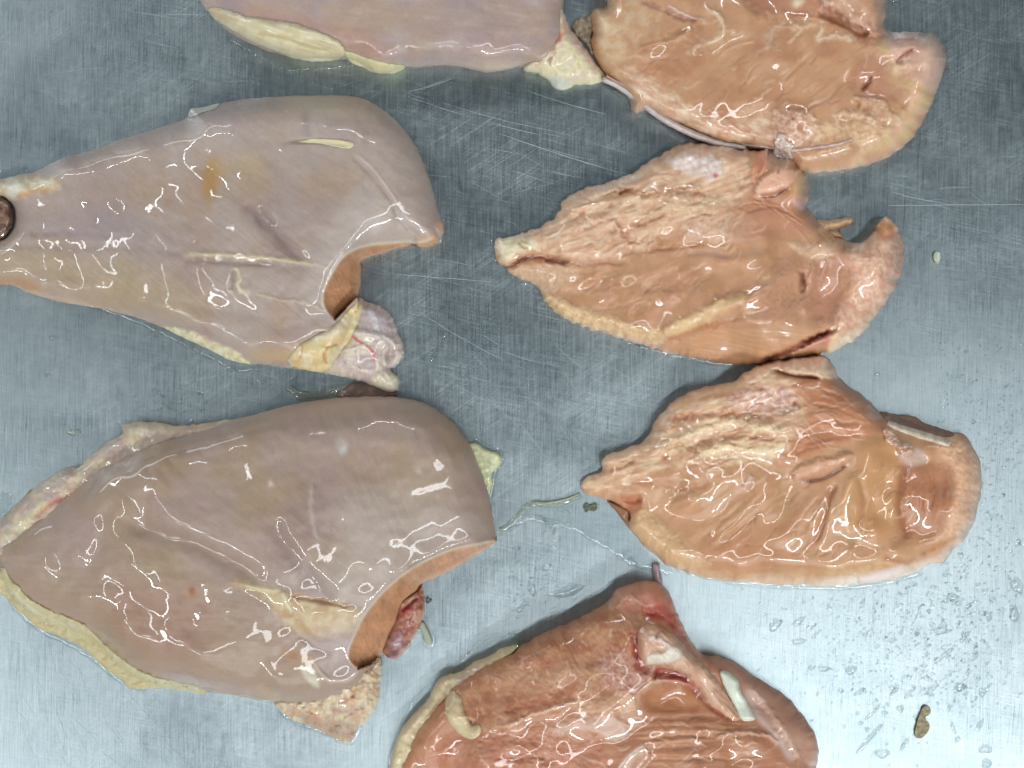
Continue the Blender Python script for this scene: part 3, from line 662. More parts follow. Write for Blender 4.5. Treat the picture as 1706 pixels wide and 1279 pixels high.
# fat and skin tail below the notch
to = [(455, 1168), (480, 1150), (510, 1150), (545, 1145), (570, 1128), (590, 1113), (614, 1106), (632, 1094), (637, 1112), (633, 1140), (632, 1162), (624, 1182), (608, 1204), (593, 1214), (589, 1230), (578, 1238), (555, 1230), (530, 1216), (505, 1205), (478, 1194)]
s = Sheet(to, [(600, 1130, 46), (560, 1160, 44), (500, 1170, 34), (600, 1180, 30), (570, 1220, 14), (510, 1195, 16)], 22, 1.7, rough=1.8, col=(214, 194, 160), seed=65, rim=4, hs=26)
s.colvar(16, (222, 208, 172), .7, 1, .0, 2.5).colvar(20, (194, 146, 112), .6, 2, .12, 2.5).colvar(12, (196, 176, 170), .4, 4, .1, 2.5).lump(15, 5, 3, 1, .6)
s.patch([(500, 1190), (540, 1200), (590, 1205), (588, 1232), (560, 1230), (510, 1205)], (172, 144, 126), .75, 8, -3)
s.blob(527, 1196, 10, 3, (196, 136, 104), .8, 6, 30).stroke([(570, 1140), (590, 1150), (580, 1165), (560, 1170)], 4, -4, (190, 138, 98), .6, .1, 3)
s.stroke([(545, 1180), (580, 1185), (610, 1175)], 5, -3, (176, 140, 128), .6); s.build('fat', FAT, t)
# yellow flap of fat sticking out on the right
s = Sheet([(776, 742), (782, 738), (796, 738), (806, 746), (820, 751), (832, 756), (836, 767), (829, 779), (819, 788), (821, 803), (815, 824), (806, 820), (795, 790)], 12, 8, 1.5, rough=1, col=(212, 212, 170), seed=66)
s.colvar(10, (196, 196, 160), .6, 1, 0, 2).lump(9, 2); s.build('fat_flap', FAT, t)
# dark red joint
jo = [(665, 1003), (683, 988), (695, 982), (703, 974), (706, 992), (708, 1014), (702, 1038), (690, 1060), (676, 1084), (662, 1097), (648, 1096), (638, 1084), (646, 1060), (655, 1035)]
s = Sheet(jo, 34, 22, 1.5, rough=1.2, col=(168, 108, 92), seed=67, rim=5)
s.colvar(12, (140, 60, 60), .7, 1, .05, 2.5).colvar(14, (196, 148, 120), .6, 2, .1, 2.5)
s.blob(660, 1070, 13, 5, (176, 150, 156), .8, 20, 25, 3, 1).blob(658, 1088, 12, 0, (98, 30, 44), .8, 8).blob(686, 1032, 5, -3, (90, 20, 26), .9).blob(676, 1018, 9, 0, (184, 70, 66), .7, 8).stroke([(666, 1010), (684, 996), (698, 986)], 3.5, 3, (216, 196, 170), .8).stroke([(668, 1020), (685, 1004), (697, 995)], 2.5, -5, (110, 40, 38), .8)
s.blob(696, 1030, 8, 2, (206, 160, 134), .8, 14, 5).lump(8, 2.2, 3); s.build('bloody_joint', FIL, t)
s = Sheet([(696, 1034), (706, 1036), (712, 1048), (718, 1060), (721, 1070), (713, 1074), (707, 1068), (704, 1056), (697, 1046)], 6, 6, 1.4, rough=.8, col=(168, 172, 154)); s.build('fat_thread', MEM, t)

# ================================================================= C: top left breast
t = parent('chicken_breast', 'pink chicken breast cropped by the top edge, long cream fat pad and bloodshot corner', 'chicken breast', 620, 30, 'raw chicken breasts laid smooth side up')
oC = [(325, -70), (330, -20), (334, 4), (345, 18), (358, 30), (375, 48), (395, 62), (420, 74), (450, 86), (500, 97), (560, 99), (585, 100), (606, 110), (626, 121), (652, 121), (672, 113), (700, 112), (750, 109), (790, 116), (815, 121), (850, 115), (867, 111), (885, 118), (905, 126), (930, 120), (955, 90), (950, 50), (938, 20), (935, -70)]
Cc = Sheet(oC, [(340, 0, 20), (450, 40, 60), (450, -40, 80), (600, 30, 86), (600, 90, 50), (750, 20, 92), (750, 90, 62), (880, 10, 76), (900, 90, 50), (930, 40, 44)], re=[(380, 40, 40), (600, 100, 48), (800, 100, 52), (940, 40, 40)], hs=50, seed=71, rough=1, film=7, col=(176, 156, 148), step=2.0)
Cc.colvar(60, (164, 146, 146), .6, 1, 0, 1.6).colvar(80, (178, 152, 128), .5, 2, .05, 1.6)
Cc.patch([(400, 10), (560, 40), (660, 80), (640, 100), (580, 80), (440, 36)], (176, 136, 120), .45, 16)
Cc.patch([(590, 100), (680, 108), (800, 104), (880, 105), (860, 114), (815, 119), (700, 110), (630, 118)], (204, 186, 160), .6, 10)
Cc.blob(800, 40, 80, 0, (160, 142, 148), .4, 40).fibres(8, 80, 6, .25, .03).lump(60, 4).lump(26, .35, 2, 3)
Cc.blob(830, 70, 60, 0, (186, 156, 150), .4, 18, -10)
Cc.build('meat', MEAT, t, 1.05, 1.04); tc_ = Cc.top
s = Sheet([(345, 14), (362, 12), (385, 18), (412, 27), (450, 32), (490, 38), (525, 50), (553, 61), (571, 74), (577, 90), (562, 99), (530, 103), (495, 98), (455, 84), (420, 70), (395, 55), (370, 40), (352, 26)], 18, 13, 1.7, base=lambda x, y: np.maximum(tc_(x, y)-5, 2), embed=10, rough=1.4, col=(220, 209, 176), seed=73)
s.colvar(22, (206, 192, 150), .6, 1, .05, 2).fibres(18, 60, 5, 1.6, .05).stroke([(420, 55), (470, 62), (520, 80), (560, 84)], 2.5, -3, (196, 176, 132), .7).stroke([(345, 16), (370, 24), (400, 38)], 8, 0, (196, 166, 136), .5); s.build('fat_pad', FAT, t)
s = Sheet([(572, 84), (590, 88), (612, 96), (636, 102), (660, 106), (676, 110), (660, 121), (640, 122), (624, 121), (605, 112), (585, 104)], 9, 8, 1.7, base=lambda x, y: np.maximum(tc_(x, y)-3, 2), embed=8, rough=1, col=(216, 206, 164), seed=74); s.lump(9, 1.6); s.build('fat_strip', FAT, t)
co = [(933, 12), (940, 22), (948, 42), (962, 62), (978, 84), (995, 108), (1010, 126), (1003, 135), (985, 141), (962, 141), (950, 146), (935, 150), (922, 146), (912, 133), (893, 122), (872, 116), (876, 98), (890, 82), (905, 64), (922, 44)]
s = Sheet(co, [(930, 40, 50), (900, 100, 50), (950, 90, 56), (980, 120, 36), (930, 135, 22), (1005, 130, 14)], 24, 1.8, rough=1.3, col=(220, 206, 178), seed=75, rim=5, hs=24)
s.colvar(20, (226, 216, 172), .7, 1, 0, 2.2).lump(12, 3, 3, 1)
s.stroke([(935, 15), (950, 50), (975, 88), (1000, 122)], 9, 2, (224, 192, 180), .7, .1, 2).stroke([(880, 108), (895, 92), (912, 76), (928, 56), (932, 38)], 11, -2, (196, 96, 86), .85, .2, 6).stroke([(886, 100), (900, 86), (916, 74), (926, 62)], 4.5, -3, (164, 34, 40), .95, .2, 7).stroke([(900, 70), (918, 62), (930, 52)], 2.5, 1, (196, 90, 84), .7, .1, 5)
s.stroke([(905, 108), (912, 95), (922, 82)], 4, 5, (224, 206, 184), .8).stroke([(916, 112), (918, 98), (928, 84)], 2, -3, (190, 140, 110), .6)
s.patch([(915, 130), (930, 128), (950, 132), (948, 146), (934, 150), (920, 145)], (200, 204, 194), .8, 4, -2, wet=1); s.build('fat_corner', FAT, t)
TAN = (188, 142, 107); PINK = (206, 162, 138); CREAM = (218, 196, 156); RED = (168, 74, 62); BRN = (150, 100, 72); SIL = (206, 192, 190)
GR = 'raw chicken breasts laid cut side up'
# ================================================================= D: top right
t = parent('chicken_breast', 'chicken breast cropped by the top edge, smooth tan centre, pink right lobe, white tendon below', 'chicken breast', 1250, 100, GR)
oD = [(985, -70), (992, -20), (1012, 6), (990, 15), (984, 28), (986, 50), (985, 80), (994, 104), (1008, 124), (1026, 140), (1045, 160), (1052, 182), (1062, 188), (1080, 184), (1110, 200), (1150, 215), (1190, 235), (1230, 246), (1262, 250), (1300, 256), (1330, 284), (1350, 288), (1400, 284), (1450, 273), (1488, 256), (1522, 226), (1543, 192), (1563, 146), (1576, 100), (1571, 72), (1556, 56), (1520, 53), (1488, 54), (1474, 42), (1476, 20), (1478, -10), (1480, -70)]
D = Sheet(oD, [(1020, 40, 56), (1010, 100, 40), (1100, 60, 74), (1100, 140, 54), (1200, 60, 66), (1200, 140, 62), (1200, 210, 40), (1320, 60, 60), (1320, 140, 58), (1320, 220, 46), (1420, 20, 84), (1420, 120, 66), (1420, 210, 56), (1500, 90, 74), (1530, 160, 64), (1480, 220, 54)], re=[(1020, 80, 28), (1100, 180, 26), (1300, 250, 34), (1450, 240, 50), (1560, 120, 42)], hs=42, seed=101, rough=1.8, rs=15, col=TAN, step=1.9)
D.k = 1.1; D.film = 6.5
D.lump(75, 8, 2, 1)
D.patch([(980, 10), (1060, 0), (1080, 50), (1030, 120), (1100, 190), (1060, 180), (1000, 120), (985, 60)], (196, 158, 120), .7, 14, mott=1.5, col2=(206, 184, 150), ms=20)
D.patch([(1470, 60), (1560, 56), (1576, 100), (1550, 190), (1490, 250), (1400, 284), (1330, 284), (1300, 250), (1400, 240), (1450, 215), (1500, 170), (1480, 110)], (216, 174, 144), .9, 14, 2, 5, mott=1.6, col2=(206, 178, 132), ms=26, bump=2, bs=14)
D.patch([(1485, 60), (1560, 62), (1574, 100), (1560, 150), (1540, 140), (1500, 110)], (214, 178, 162), .8, 10, 4)
D.patch([(1040, 110), (1070, 120), (1110, 150), (1170, 185), (1230, 205), (1270, 190), (1330, 185), (1365, 205), (1360, 235), (1300, 250), (1230, 238), (1150, 208), (1090, 180), (1050, 145)], (204, 160, 132), .9, 7, 2, 6, mott=1.9, col2=(222, 198, 172), ms=10, bump=3, bs=11, wet=.7, ang=20)
D.patch([(1290, 182), (1350, 185), (1362, 212), (1330, 236), (1290, 225)], (196, 148, 120), .9, 5, 4, 5, mott=2.4, col2=(224, 196, 176), ms=8, bump=4, bs=9)
D.blob(1335, 212, 8, -2, (176, 110, 72), .7).blob(1321, 198, 2.6, -1, (40, 26, 20), 1)
D.patch([(1365, 205), (1430, 205), (1480, 180), (1510, 190), (1470, 232), (1420, 250), (1360, 252)], (206, 164, 130), .85, 7, 3, 6, mott=2, col2=(220, 190, 150), ms=11, bump=3, bs=11)
D.patch([(1420, 162), (1435, 160), (1450, 165), (1470, 163), (1480, 180), (1500, 195), (1480, 205), (1440, 200), (1395, 190), (1400, 185), (1430, 182), (1432, 172)], (222, 196, 160), .9, 3.5, 6, 3, mott=1.4, col2=(204, 164, 130), ms=12, bump=2)
D.blob(1444, 183, 9, -5, (160, 104, 58), .8, 7).stroke([(1440, 195), (1452, 196), (1460, 205)], 3, 3, (224, 200, 176), .7).blob(1508, 175, 5, -3, (176, 124, 80), .7, 9, 30)
D.patch([(1440, 90), (1480, 100), (1480, 130), (1500, 150), (1490, 165), (1440, 155), (1420, 140)], (178, 124, 102), .6, 12, -5)
D.blob(1443, 140, 4, -6, (140, 84, 62), .8, 12, 35).stroke([(1435, 152), (1446, 138), (1452, 125)], 3, -5, (146, 90, 66), .7)
D.stroke([(1510, 105), (1495, 100), (1505, 92), (1525, 78)], 4, -7, (180, 116, 104), .7, .2, 3).stroke([(1480, 110), (1500, 112), (1530, 104), (1555, 112)], 9, 5, (222, 190, 158), .6)
D.stroke([(1470, 50), (1500, 58), (1530, 60), (1550, 66)], 5, 4, (222, 206, 192), .7).stroke([(1485, 68), (1530, 62)], 3, -4, (190, 140, 120), .6)
D.patch([(1240, -30), (1340, -30), (1400, 10), (1440, 30), (1470, 60), (1440, 70), (1400, 45), (1350, 25), (1260, 20)], (176, 118, 96), .7, 12, -8, 6)
D.patch([(1370, 0), (1470, -10), (1478, 40), (1460, 60), (1440, 50), (1400, 25)], (204, 158, 132), .8, 6, 12, 4, mott=1.5, col2=(216, 182, 160))
D.stroke([(1360, 20), (1400, 38), (1430, 55), (1450, 56)], 5, -10, (150, 98, 62), .8, .1).stroke([(1330, 28), (1370, 33), (1430, 58)], 3, 3, (196, 142, 118), .6)
D.blob(1330, 0, 14, 3, (220, 210, 176), .8, 8, -50, 3)
D.stroke([(1065, 0), (1100, 14), (1135, 30), (1165, 34)], 4, -5, (150, 104, 100), .6, .1, 2).stroke([(1110, 8), (1150, 28), (1180, 33)], 2.5, 3, (214, 184, 182), .8, .1, 2)
D.stroke([(1160, 12), (1190, 20), (1202, 35), (1206, 52), (1190, 68), (1165, 76), (1145, 88), (1135, 102)], 5, 5, (214, 188, 156), .85, .2, 3).stroke([(1190, 38), (1170, 36), (1158, 38), (1150, 50), (1120, 68), (1080, 76), (1050, 90)], 3.5, 3, (200, 160, 126), .6, .15, 2)
D.stroke([(1160, 44), (1130, 52), (1100, 65)], 6, -4, (164, 112, 78), .5).stroke([(1105, 10), (1098, 26), (1096, 38)], 5, 2, (204, 170, 138), .5)
D.stroke([(1290, 36), (1285, 60), (1272, 90)], 6, 4, (214, 190, 164), .7, .3, 4).stroke([(1265, 65), (1230, 75), (1200, 90)], 2.5, 3, (206, 160, 120), .7, .2, 2).stroke([(1285, 40), (1310, 45), (1345, 42), (1365, 36)], 5, 4, (210, 180, 148), .6, .2, 3)
D.stroke([(1372, 38), (1366, 55), (1362, 66), (1390, 60), (1430, 64)], 4.5, 4, (220, 196, 170), .7, .15, 3).stroke([(1340, 45), (1325, 60), (1310, 72)], 3, 3, (216, 190, 160), .6)
D.feather([(1060, 60), (1150, 50), (1200, 90)], [(1030, 130), (1100, 120), (1150, 150)], 9, 3.6, 1.12, [(200, 154, 116), (164, 116, 82)], .3, 4)
D.fibres(-42, 80, 7, 0.5, .06, [(1240, 70), (1460, 70), (1430, 150), (1340, 180), (1150, 150)], 20).fibres(-38, 70, 3, .2, .03)
D.stroke([(1345, 95), (1330, 112), (1305, 135)], 2, -1.5, (158, 108, 76), .5).stroke([(1410, 130), (1380, 165), (1340, 180), (1295, 180)], 3, -2, (168, 116, 84), .5).stroke([(1365, 88), (1348, 108)], 1.6, -1.5, (156, 104, 74), .5)
D.colvar(70, (168, 112, 80), .45, 1, .1, 1.6).colvar(34, (204, 164, 130), .2, 3, .1, 2).lump(30, .5, 2, 2)
D.stroke([(988, 22), (988, 55), (992, 90), (1010, 118), (1032, 140)], 4, -2, (176, 120, 74), .6, .1, 3).blob(1006, 40, 11, 3, (206, 184, 150), .7, 18)
D.patch([(1035, 150), (1060, 165), (1085, 184), (1060, 190), (1045, 180)], (184, 150, 128), .8, 6, -3)
D.wisps([(1030, 20), (1440, 60), (1440, 150), (1330, 180), (1150, 170), (1040, 110)], 70, -35).wisps([(1060, 130), (1300, 200), (1480, 170), (1450, 250), (1330, 260), (1150, 205)], 60, 20, 8, 22)
D.wet += .25; D.build('meat', FIL, t, 1.12, .97); tD = D.top
def cord(name, pts, w, h, col, mat, par, base, seed=1, cols=None, step=1.3, embed=8):
    """a tendon or thread: a slim rounded slab following pts"""
    P = spline(pts, 6.0); T = np.gradient(P, axis=0); N = np.stack([-T[:, 1], T[:, 0]], 1)/(np.hypot(*T.T)[:, None]+1e-9)
    ww = (w*(.35+.65*np.sin(np.pi*np.clip(np.linspace(0.06, .97, len(P)), 0, 1))**.35))[:, None]
    o = np.vstack([P+N*ww, (P-N*ww)[::-1]])
    s = Sheet(o, h, w*.95, step, base=base, rough=.5, col=col, seed=seed, rim=1.2, smooth_outline=False, embed=embed)
    if cols: s.colvar(12, cols, .6, 1, 0, 2)
    s.stroke(pts, w*.3, h*.12, None); s.wet[:] = 1
    return s.build(name, mat, par)
bD = lambda x, y: np.maximum(tD(x, y)-4, 5)
cord('tendon', [(1004, 131), (1030, 143), (1060, 163), (1095, 190), (1130, 211), (1165, 227), (1200, 239), (1243, 246)], 6.5, 12, (206, 192, 190), MEM, t, lambda x, y: 0*x+22, 102, (226, 216, 214), embed=12)
cord('tendon', [(1010, 126), (1050, 148), (1090, 176), (1130, 198), (1170, 212), (1220, 224)], 3, 6, (196, 160, 146), MEM, t, lambda x, y: 0*x+26, 103, embed=14)
cord('tendon', [(1235, 240), (1275, 246), (1310, 250), (1350, 247), (1395, 240), (1420, 232)], 3.4, 7, (222, 198, 190), MEM, t, bD, 104, (200, 150, 150))
cord('tendon', [(1243, 206), (1240, 225), (1246, 240)], 1.6, 3, (216, 190, 176), MEM, t, bD, 107)
s = Sheet([(1296, 222), (1306, 222), (1312, 234), (1322, 240), (1318, 254), (1322, 270), (1310, 274), (1296, 268), (1282, 264), (1286, 248)], 12, 8, 1.3, base=lambda x, y: np.maximum(tD(x, y), 20)-3, rough=1.5, rs=6, col=(222, 204, 192), seed=105); s.lump(7, 4, 3, 1, .7).colvar(8, (200, 170, 160), .6, 1, 0, 3); s.build('connective_tissue', MEM, t)
s = Sheet([(952, 42), (962, 30), (975, 28), (986, 18), (990, 40), (986, 62), (990, 90), (985, 92), (975, 72), (960, 60)], 9, 8, 1.4, rough=1.5, rs=6, col=(156, 140, 120), seed=106); s.colvar(9, (120, 104, 88), .7, 1, 0, 2.5).lump(8, 2); s.build('skin_shred', MEM, t)

# ================================================================= E: middle right
t = parent('chicken_breast', 'chicken breast, cut side up, middle of right column, thin strip poking out right', 'chicken breast', 1170, 430, GR)
tE = t
oE = [(824, 402), (836, 396), (855, 392), (880, 385), (903, 376), (925, 362), (933, 350), (934, 338), (950, 325), (972, 314), (1000, 307), (1025, 298), (1052, 290), (1075, 272), (1100, 258), (1125, 243), (1155, 236), (1200, 240), (1240, 248), (1262, 250), (1280, 247), (1302, 262), (1320, 262), (1332, 278), (1346, 296), (1348, 325), (1343, 342), (1352, 352), (1366, 370), (1385, 386), (1402, 398), (1430, 404), (1450, 392), (1462, 374), (1472, 362), (1484, 366), (1498, 382), (1506, 405), (1506, 435), (1497, 465), (1480, 498), (1460, 524), (1435, 556), (1405, 578), (1380, 588), (1340, 594), (1300, 602), (1262, 606), (1215, 606), (1160, 597), (1110, 587), (1060, 572), (1010, 556), (960, 540), (925, 520), (908, 502), (900, 484), (885, 472), (866, 464), (850, 456), (844, 448), (850, 444), (834, 440), (824, 425)]
E = Sheet(oE, [(835, 415, 22), (880, 415, 40), (890, 460, 26), (960, 350, 44), (960, 400, 60), (960, 470, 44), (960, 515, 36), (1050, 320, 52), (1050, 380, 72), (1050, 450, 58), (1050, 530, 56), (1160, 280, 66), (1160, 350, 84), (1160, 430, 70), (1160, 520, 74), (1280, 290, 78), (1280, 370, 80), (1280, 460, 84), (1280, 540, 82), (1360, 400, 66), (1370, 470, 64), (1380, 550, 54), (1440, 450, 74), (1480, 400, 60), (1440, 520, 56), (1200, 595, 30)], re=[(850, 420, 20), (1000, 330, 36), (1150, 250, 34), (1340, 320, 30), (1480, 430, 44), (950, 500, 30), (1200, 580, 55), (1400, 570, 30)], hs=36, seed=121, rough=2.8, rs=11, col=TAN, step=1.8)
E.k = 1.1; E.film = 6.5
E.lump(75, 9, 2, 1)
E.colvar(60, (170, 122, 80), .4, 1, .05, 1.6)
E.patch([(824, 400), (900, 375), (935, 335), (1050, 288), (1130, 242), (1240, 248), (1262, 300), (1245, 335), (1180, 370), (1120, 385), (1060, 420), (990, 432), (930, 425), (870, 420), (840, 440)], (206, 164, 132), .95, 12, 3, 8, mott=2.0, col2=(222, 190, 158), ms=14, bump=4, bs=15, wet=.7, ang=-20)
E.fibres(-22, 60, 9, 1.1, .07, [(840, 400), (935, 340), (1050, 290), (1130, 245), (1240, 300), (1180, 370), (1050, 420), (930, 425)], 14, 2).colvar(30, (208, 156, 126), .35, 5, .1, 2.)
E.patch([(1112, 268), (1130, 258), (1165, 254), (1200, 265), (1200, 292), (1185, 300), (1160, 292), (1130, 284)], (206, 184, 176), .85, 7, 3, 5, bump=1.5, mott=1.6, col2=(222, 208, 202)).stroke([(1188, 290), (1196, 294)], 4, 0, (190, 70, 76), .8)
E.stroke([(1000, 326), (1040, 318), (1080, 324), (1130, 318), (1190, 325)], 5, -6, (184, 120, 74), .7, .15, 5).stroke([(1005, 332), (1030, 325), (1050, 320)], 4, -4, (196, 150, 78), .7).stroke([(940, 345), (975, 333), (1000, 322), (1060, 302)], 6, 5, (210, 176, 150), .6, .1, 5)
E.step_([(940, 352), (980, 340), (1030, 325), (1100, 318), (1180, 310)], 7, 16, 1, 3, (214, 180, 150), .5, .1, 8, 6)
E.stroke([(1060, 370), (1110, 350), (1160, 345), (1220, 330)], 9, 6, (218, 192, 150), .6, .2, 6).stroke([(950, 385), (1000, 365), (1030, 380), (1020, 400)], 6, 5, (222, 186, 164), .5, .1, 6).stroke([(1080, 390), (1060, 405), (1040, 385), (1025, 360)], 4, -4, (190, 128, 104), .5, .1, 5)
E.stroke([(1010, 420), (1025, 400), (1080, 365), (1140, 350)], 6, -4, (190, 130, 98), .45, .2, 5).stroke([(1150, 370), (1200, 355), (1250, 350)], 9, 4, (206, 160, 124), .6, .2, 6)
E.patch([(1150, 370), (1190, 365), (1230, 360), (1260, 370), (1240, 395), (1190, 400), (1140, 395)], (206, 164, 136), .7, 10, 2, 4, mott=1.5, col2=(220, 190, 170))
E.patch([(824, 402), (860, 391), (890, 398), (895, 410), (870, 418), (850, 430), (835, 432)], (222, 212, 180), .85, 7, 3, 4, bump=1.5, wet=.5).stroke([(862, 402), (872, 412), (880, 416)], 3, -3, (170, 140, 84), .7).stroke([(866, 400), (884, 406)], 2.5, -2, (180, 150, 96), .6)
E.stroke([(850, 446), (870, 432), (895, 428), (925, 434), (950, 440)], 4.5, -11, (160, 92, 68), .85, .12, 3).stroke([(905, 428), (960, 438), (1010, 436), (1050, 440)], 5, -5, (184, 130, 100), .6, .1, 3)
E.patch([(846, 450), (870, 442), (910, 440), (960, 446), (950, 470), (915, 490), (905, 500), (880, 472)], (206, 172, 142), .7, 7, 3, 4, bump=3, bs=9)
E.patch([(900, 478), (920, 495), (960, 510), (1010, 525), (1060, 545), (1105, 550), (1108, 566), (1100, 572), (1080, 570), (1060, 564), (1030, 562), (1000, 550), (960, 540), (925, 522), (908, 502)], (220, 190, 146), .9, 7, 5, 3, bump=2, mott=1.6, col2=(206, 170, 126))
E.step_([(910, 506), (935, 522), (970, 540), (1010, 556), (1050, 566), (1080, 571), (1106, 568)], 8, 12, -1, 2.5, None, 0, .1, None, 4)
E.patch([(1105, 558), (1115, 540), (1160, 520), (1200, 500), (1240, 490), (1235, 505), (1200, 525), (1160, 545), (1130, 560)], (218, 184, 138), .9, 7, 7, 4, bump=1.5)
E.stroke([(1110, 568), (1140, 560), (1180, 545), (1215, 540)], 5, -5, (176, 108, 76), .7, .15, 4)
E.patch([(1110, 574), (1150, 556), (1200, 545), (1300, 545), (1380, 550), (1350, 575), (1300, 600), (1215, 606), (1150, 594)], (196, 150, 114), .9, 9, 0, 2, wet=.15)
E.fibres(8, 40, 4, .8, .10, [(1110, 574), (1150, 556), (1200, 545), (1300, 545), (1380, 550), (1350, 575), (1300, 600), (1215, 606), (1150, 594)], 10, 6)
E.step_([(1150, 548), (1220, 543), (1300, 543), (1345, 548)], 4, 20, -1, 3)
E.stroke([(1262, 606), (1300, 590), (1340, 572), (1375, 556), (1400, 548)], 5, -13, (140, 62, 50), .85, .15, 3).stroke([(1330, 572), (1360, 560), (1385, 548)], 3, -7, (110, 34, 34), .8, .2, 2).stroke([(1340, 580), (1370, 566), (1390, 556)], 4, 4, (214, 150, 136), .7).blob(1375, 568, 14, 0, (190, 104, 90), .5, 8)
E.patch([(1385, 560), (1420, 550), (1450, 520), (1470, 500), (1458, 528), (1430, 562), (1400, 580), (1375, 588), (1380, 572)], (222, 196, 160), .85, 6, 3, 4, bump=2)
E.patch([(1400, 412), (1440, 405), (1465, 375), (1480, 365), (1505, 400), (1500, 460), (1470, 510), (1430, 545), (1400, 550), (1390, 520), (1420, 480), (1410, 440)], (212, 160, 134), .9, 12, 3, 6, mott=1.8, col2=(222, 184, 158), ms=12, bump=3, bs=12)
E.patch([(1455, 392), (1465, 372), (1482, 368), (1492, 388), (1480, 398)], (206, 136, 92), .8, 6, -6, 2).stroke([(1458, 380), (1470, 364), (1486, 368), (1500, 388)], 4, 5, (226, 198, 160), .8)
E.patch([(1360, 440), (1400, 425), (1412, 440), (1408, 480), (1395, 520), (1360, 535), (1350, 500), (1352, 465)], (180, 126, 104), .7, 20, -8, 6)
E.stroke([(1355, 430), (1352, 470), (1340, 510), (1350, 530)], 6, 5, (196, 146, 118), .5).stroke([(1380, 428), (1372, 450), (1366, 470)], 4, 4, (200, 150, 124), .6)
E.blob(1336, 467, 4, -10, (116, 60, 34), .9, 14, 6, 3).stroke([(1326, 452), (1335, 455), (1340, 475), (1334, 490)], 3, -6, (130, 70, 40), .7)
E.patch([(1312, 404), (1350, 408), (1400, 398), (1430, 402), (1400, 420), (1370, 430), (1340, 425)], (212, 178, 148), .8, 5, 3, 3).blob(1405, 414, 18, -4, (176, 128, 92), .8, 7, -15)
E.patch([(1255, 300), (1290, 305), (1330, 320), (1350, 360), (1340, 390), (1280, 395), (1220, 390), (1225, 350)], (186, 128, 98), .6, 12, 0)
for k in range(9): E.stroke([(1210+k*6, 352-k*4), (1250+k*7, 336+k*3), (1300+k*5, 345+k*6), (1345+k*2, 372+k*6)], 2.2, 1.6*(-1)**k, (204, 150, 122) if k % 2 else (170, 112, 84), .35, .2, 2)
E.patch([(1262, 252), (1280, 248), (1275, 285), (1262, 292), (1258, 310), (1252, 290)], (206, 130, 100), .7, 4, 4, 2)
E.patch([(1268, 300), (1285, 285), (1310, 278), (1330, 285), (1320, 305), (1290, 322), (1268, 326), (1256, 318)], (220, 172, 144), .9, 4, 9, 3, bump=1.5).stroke([(1262, 325), (1290, 324), (1318, 308)], 3.5, -7, (160, 96, 64), .8).blob(1332, 312, 12, 5, (216, 176, 130), .8, 20, 15, 3).stroke([(1318, 330), (1335, 345), (1340, 350)], 5, 3, (222, 180, 176), .7)
E.stroke([(1262, 252), (1275, 268), (1270, 285), (1262, 295)], 3, 5, (216, 150, 124), .6).stroke([(1300, 275), (1295, 290)], 2, -4, (180, 116, 90), .6)
E.feather([(930, 470), (1000, 455), (1060, 445)], [(960, 520), (1020, 520), (1090, 500)], 7, 3.8, 1.60, [(206, 164, 128), (170, 120, 88)], .35, 5)
E.feather([(1010, 510), (1060, 460), (1130, 425)], [(1090, 540), (1150, 490), (1230, 420)], 10, 4.1, 1.60, [(204, 158, 122), (164, 112, 80), (190, 132, 104)], .35, 5)
E.feather([(1130, 530), (1230, 470), (1300, 430)], [(1180, 545), (1290, 520), (1340, 480)], 7, 4.3, 1.28, [(196, 146, 110), (166, 112, 76)], .3, 5)
E.patch([(1300, 440), (1335, 425), (1350, 450), (1345, 510), (1320, 530), (1290, 530), (1270, 500)], (188, 136, 108), .5, 14, 2, 3, bump=1.2, bs=5)
E.fibres(-42, 40, 3, 0.5, .06, [(1280, 450), (1340, 420), (1350, 510), (1300, 540), (1240, 530)], 12, 7)
E.stroke([(1020, 425), (1070, 418), (1130, 412), (1190, 405)], 4, -4, (180, 124, 90), .5, .2, 3).stroke([(1140, 425), (1180, 422), (1220, 430)], 5, -2, (160, 120, 110), .5)
E.stroke([(1240, 355), (1275, 345), (1300, 348), (1330, 362)], 3, -2.5, (168, 110, 82), .5)
E.lump(30, .5, 2, 2)
E.wisps([(860, 400), (1050, 300), (1240, 260), (1240, 340), (1080, 410), (900, 430)], 110, -25, 10, 40, 1.6, 1.6).wisps([(900, 450), (1240, 350), (1350, 400), (1340, 520), (1100, 550), (930, 500)], 90, -35).wisps([(1350, 420), (1490, 380), (1480, 480), (1400, 540)], 40, 70, 8, 25)
E.wet += .25; E.stroke([(1195, 515), (1230, 506), (1270, 490), (1305, 465), (1340, 436)], 11, 5).stroke([(1150, 552), (1200, 540), (1250, 536), (1300, 528)], 8, 4).stroke([(1040, 500), (1090, 492), (1150, 488)], 9, 4, None, 1, .2, 4).stroke([(1000, 470), (1030, 462), (1080, 460)], 8, 3)
E.stroke([(905, 450), (940, 460), (980, 462), (1010, 455)], 8, 5, None, 1, .2, 3).stroke([(930, 480), (960, 476), (985, 470)], 8, 4).stroke([(1180, 440), (1240, 432), (1290, 420)], 10, 4)
E.build('meat', FIL, t, 1.12, .97); topE = E.top
s = Sheet([(1345, 362), (1366, 366), (1390, 365), (1408, 362), (1421, 362), (1420, 370), (1410, 378), (1398, 384), (1404, 390), (1404, 397), (1390, 398), (1366, 384)], 26, 10, 1.5, rough=1, col=(206, 172, 134), seed=123); s.stroke([(1375, 384), (1400, 380), (1416, 368)], 4, -9, (170, 132, 100), .7).lump(9, 2); s.build('meat_strip', FIL, t)

